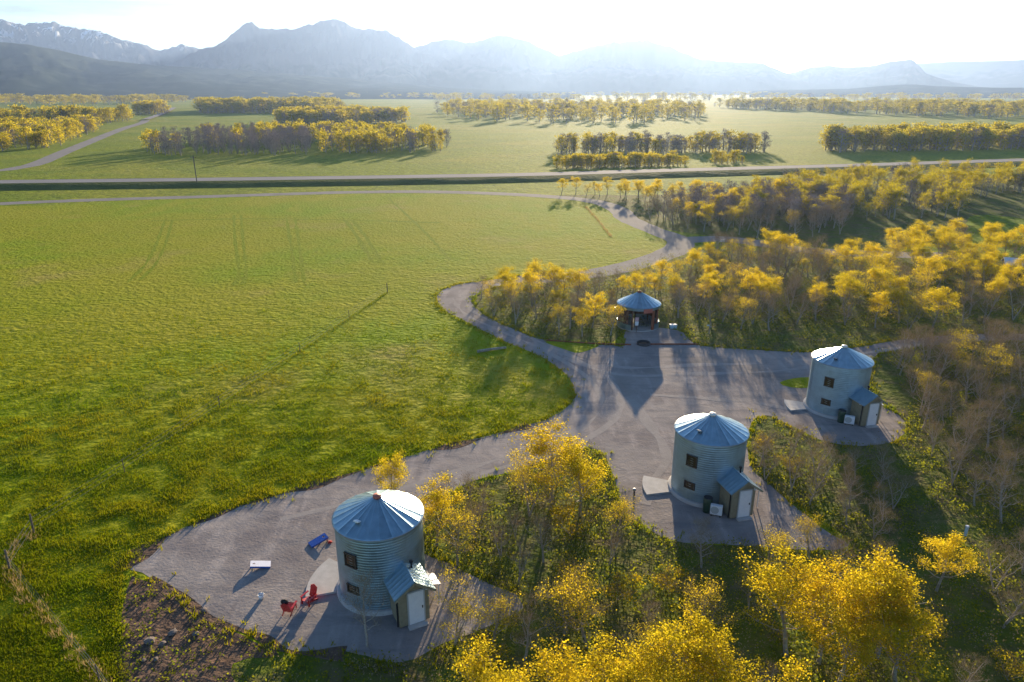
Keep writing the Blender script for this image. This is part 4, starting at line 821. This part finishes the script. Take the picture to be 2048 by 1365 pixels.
MB().box((0, 0, .5), (.08, .08, 1.0)).build('post', M['wood'], r); MB().box((0, -.06, .95), (.9, .04, .4)).build('panel', M['white_paint'], r)
shd = empty('shed', G(2035, 556), R(-24)); tag(shd, 'small shed with a pale metal roof half hidden in the trees at the right edge', 'shed')
MB().box((0, 0, 1.1), (4.2, 3.0, 2.2)).build('wall', M['wood'], shd)
MB().add([(-2.4, -1.8, 2.15), (2.4, -1.8, 2.15), (2.4, 0, 3.0), (-2.4, 0, 3.0), (-2.4, 1.8, 2.15), (2.4, 1.8, 2.15), (-2.4, -1.8, 2.25), (2.4, -1.8, 2.25), (2.4, 0, 3.1), (-2.4, 0, 3.1), (-2.4, 1.8, 2.25), (2.4, 1.8, 2.25)], [(0, 1, 2, 3), (3, 2, 5, 4), (6, 9, 8, 7), (9, 10, 11, 8), (0, 6, 7, 1), (4, 5, 11, 10), (0, 3, 9, 6), (3, 4, 10, 9), (1, 7, 8, 2), (2, 8, 11, 5)]).build('roof', M['white_metal'], shd)
MB().box((-.6, -1.52, 1.0), (.9, .05, 2.0)).build('door', M['frame'], shd)
# wire fence: one run of posts and wire
fn = empty('wire_fence', fl[4]); tag(fn, 'thin wire fence with grey posts running diagonally across the meadow', 'fence')
path = [p - fl[4] for p in fl]; wv = MB()
for hh in (.4, .75, 1.1): wv.tube([p + Vector((0, 0, hh)) for p in path], .008, 4)
wv.build('wire', M['wire'], fn)
rf_ = random.Random(3)
for a, b in zip(path[:-1], path[1:]):
    n = max(1, int((b - a).length / 9))
    for k in range(n):
        p = a.lerp(b, k / n); big = k == 0 and (a is path[0] or a is path[4] or a is path[5])
        MB().tube([p + Vector((0, 0, -.1)), p + Vector((rf_.uniform(-.04, .04), rf_.uniform(-.04, .04), 1.45 if big else 1.15))], .06 if big else .035, 8).build('fence_post', M['post'], fn)
for x, y, hh in ((393, 359, 7.0),):
    r = empty('utility_pole', G(x, y, 2.0)); tag(r, 'thin dark utility pole beside the highway', 'utility pole')
    MB().tube([(0, 0, -2), (0, 0, hh)], .14, 8).build('pole', M['post'], r); MB().box((0, 0, hh - .5), (1.8, .12, .14)).build('crossarm', M['post'], r)
# stones on the bare soil
def rock_mesh(seed):
    bm = bmesh.new(); bmesh.ops.create_icosphere(bm, subdivisions=2, radius=1)
    for v in bm.verts: v.co *= 1 + .35 * mnoise.noise(v.co * 1.3 + Vector((seed, 0, 0)))
    me = bpy.data.meshes.new('rock'); bm.to_mesh(me); bm.free(); me.materials.append(M['rock']); return me
rms = [rock_mesh(i * 7.3) for i in range(3)]
for i, (x, y, s) in enumerate([(300, 1285, .30), (325, 1290, .22), (408, 1222, .2), (345, 1268, .26), (312, 1320, .16), (392, 1270, .22), (288, 1322, .14)]):
    o = link('rock', rms[i % 3]); o.location = G(x, y) + Vector((0, 0, s * .3)); o.scale = (s, s * .8, s * .55); o.rotation_euler = (0, 0, i * 1.3)
    tag(o, 'pale stone lying on the bare soil patch left of the front bin gravel', 'rock', 'stones on the bare soil')

# ------------------------------------------------------------------ the air
hb = MB().box((0, 3600, 319), (16400, 8400, 642)); hz = hb.build('haze', M['wire']); hz['kind'] = 'stuff'
hm = bpy.data.materials.new('haze_air'); hm.use_nodes = True; hn = hm.node_tree; hn.nodes.clear()
ho = hn.nodes.new('ShaderNodeOutputMaterial'); hv_ = hn.nodes.new('ShaderNodeVolumePrincipled')
hv_.inputs['Color'].default_value = (.38, .55, .92, 1); hv_.inputs['Density'].default_value = 0.84e-4; hv_.inputs['Anisotropy'].default_value = .52
hn.links.new(hv_.outputs[0], ho.inputs['Volume']); hz.data.materials.clear(); hz.data.materials.append(hm); hz.display_type = 'WIRE'
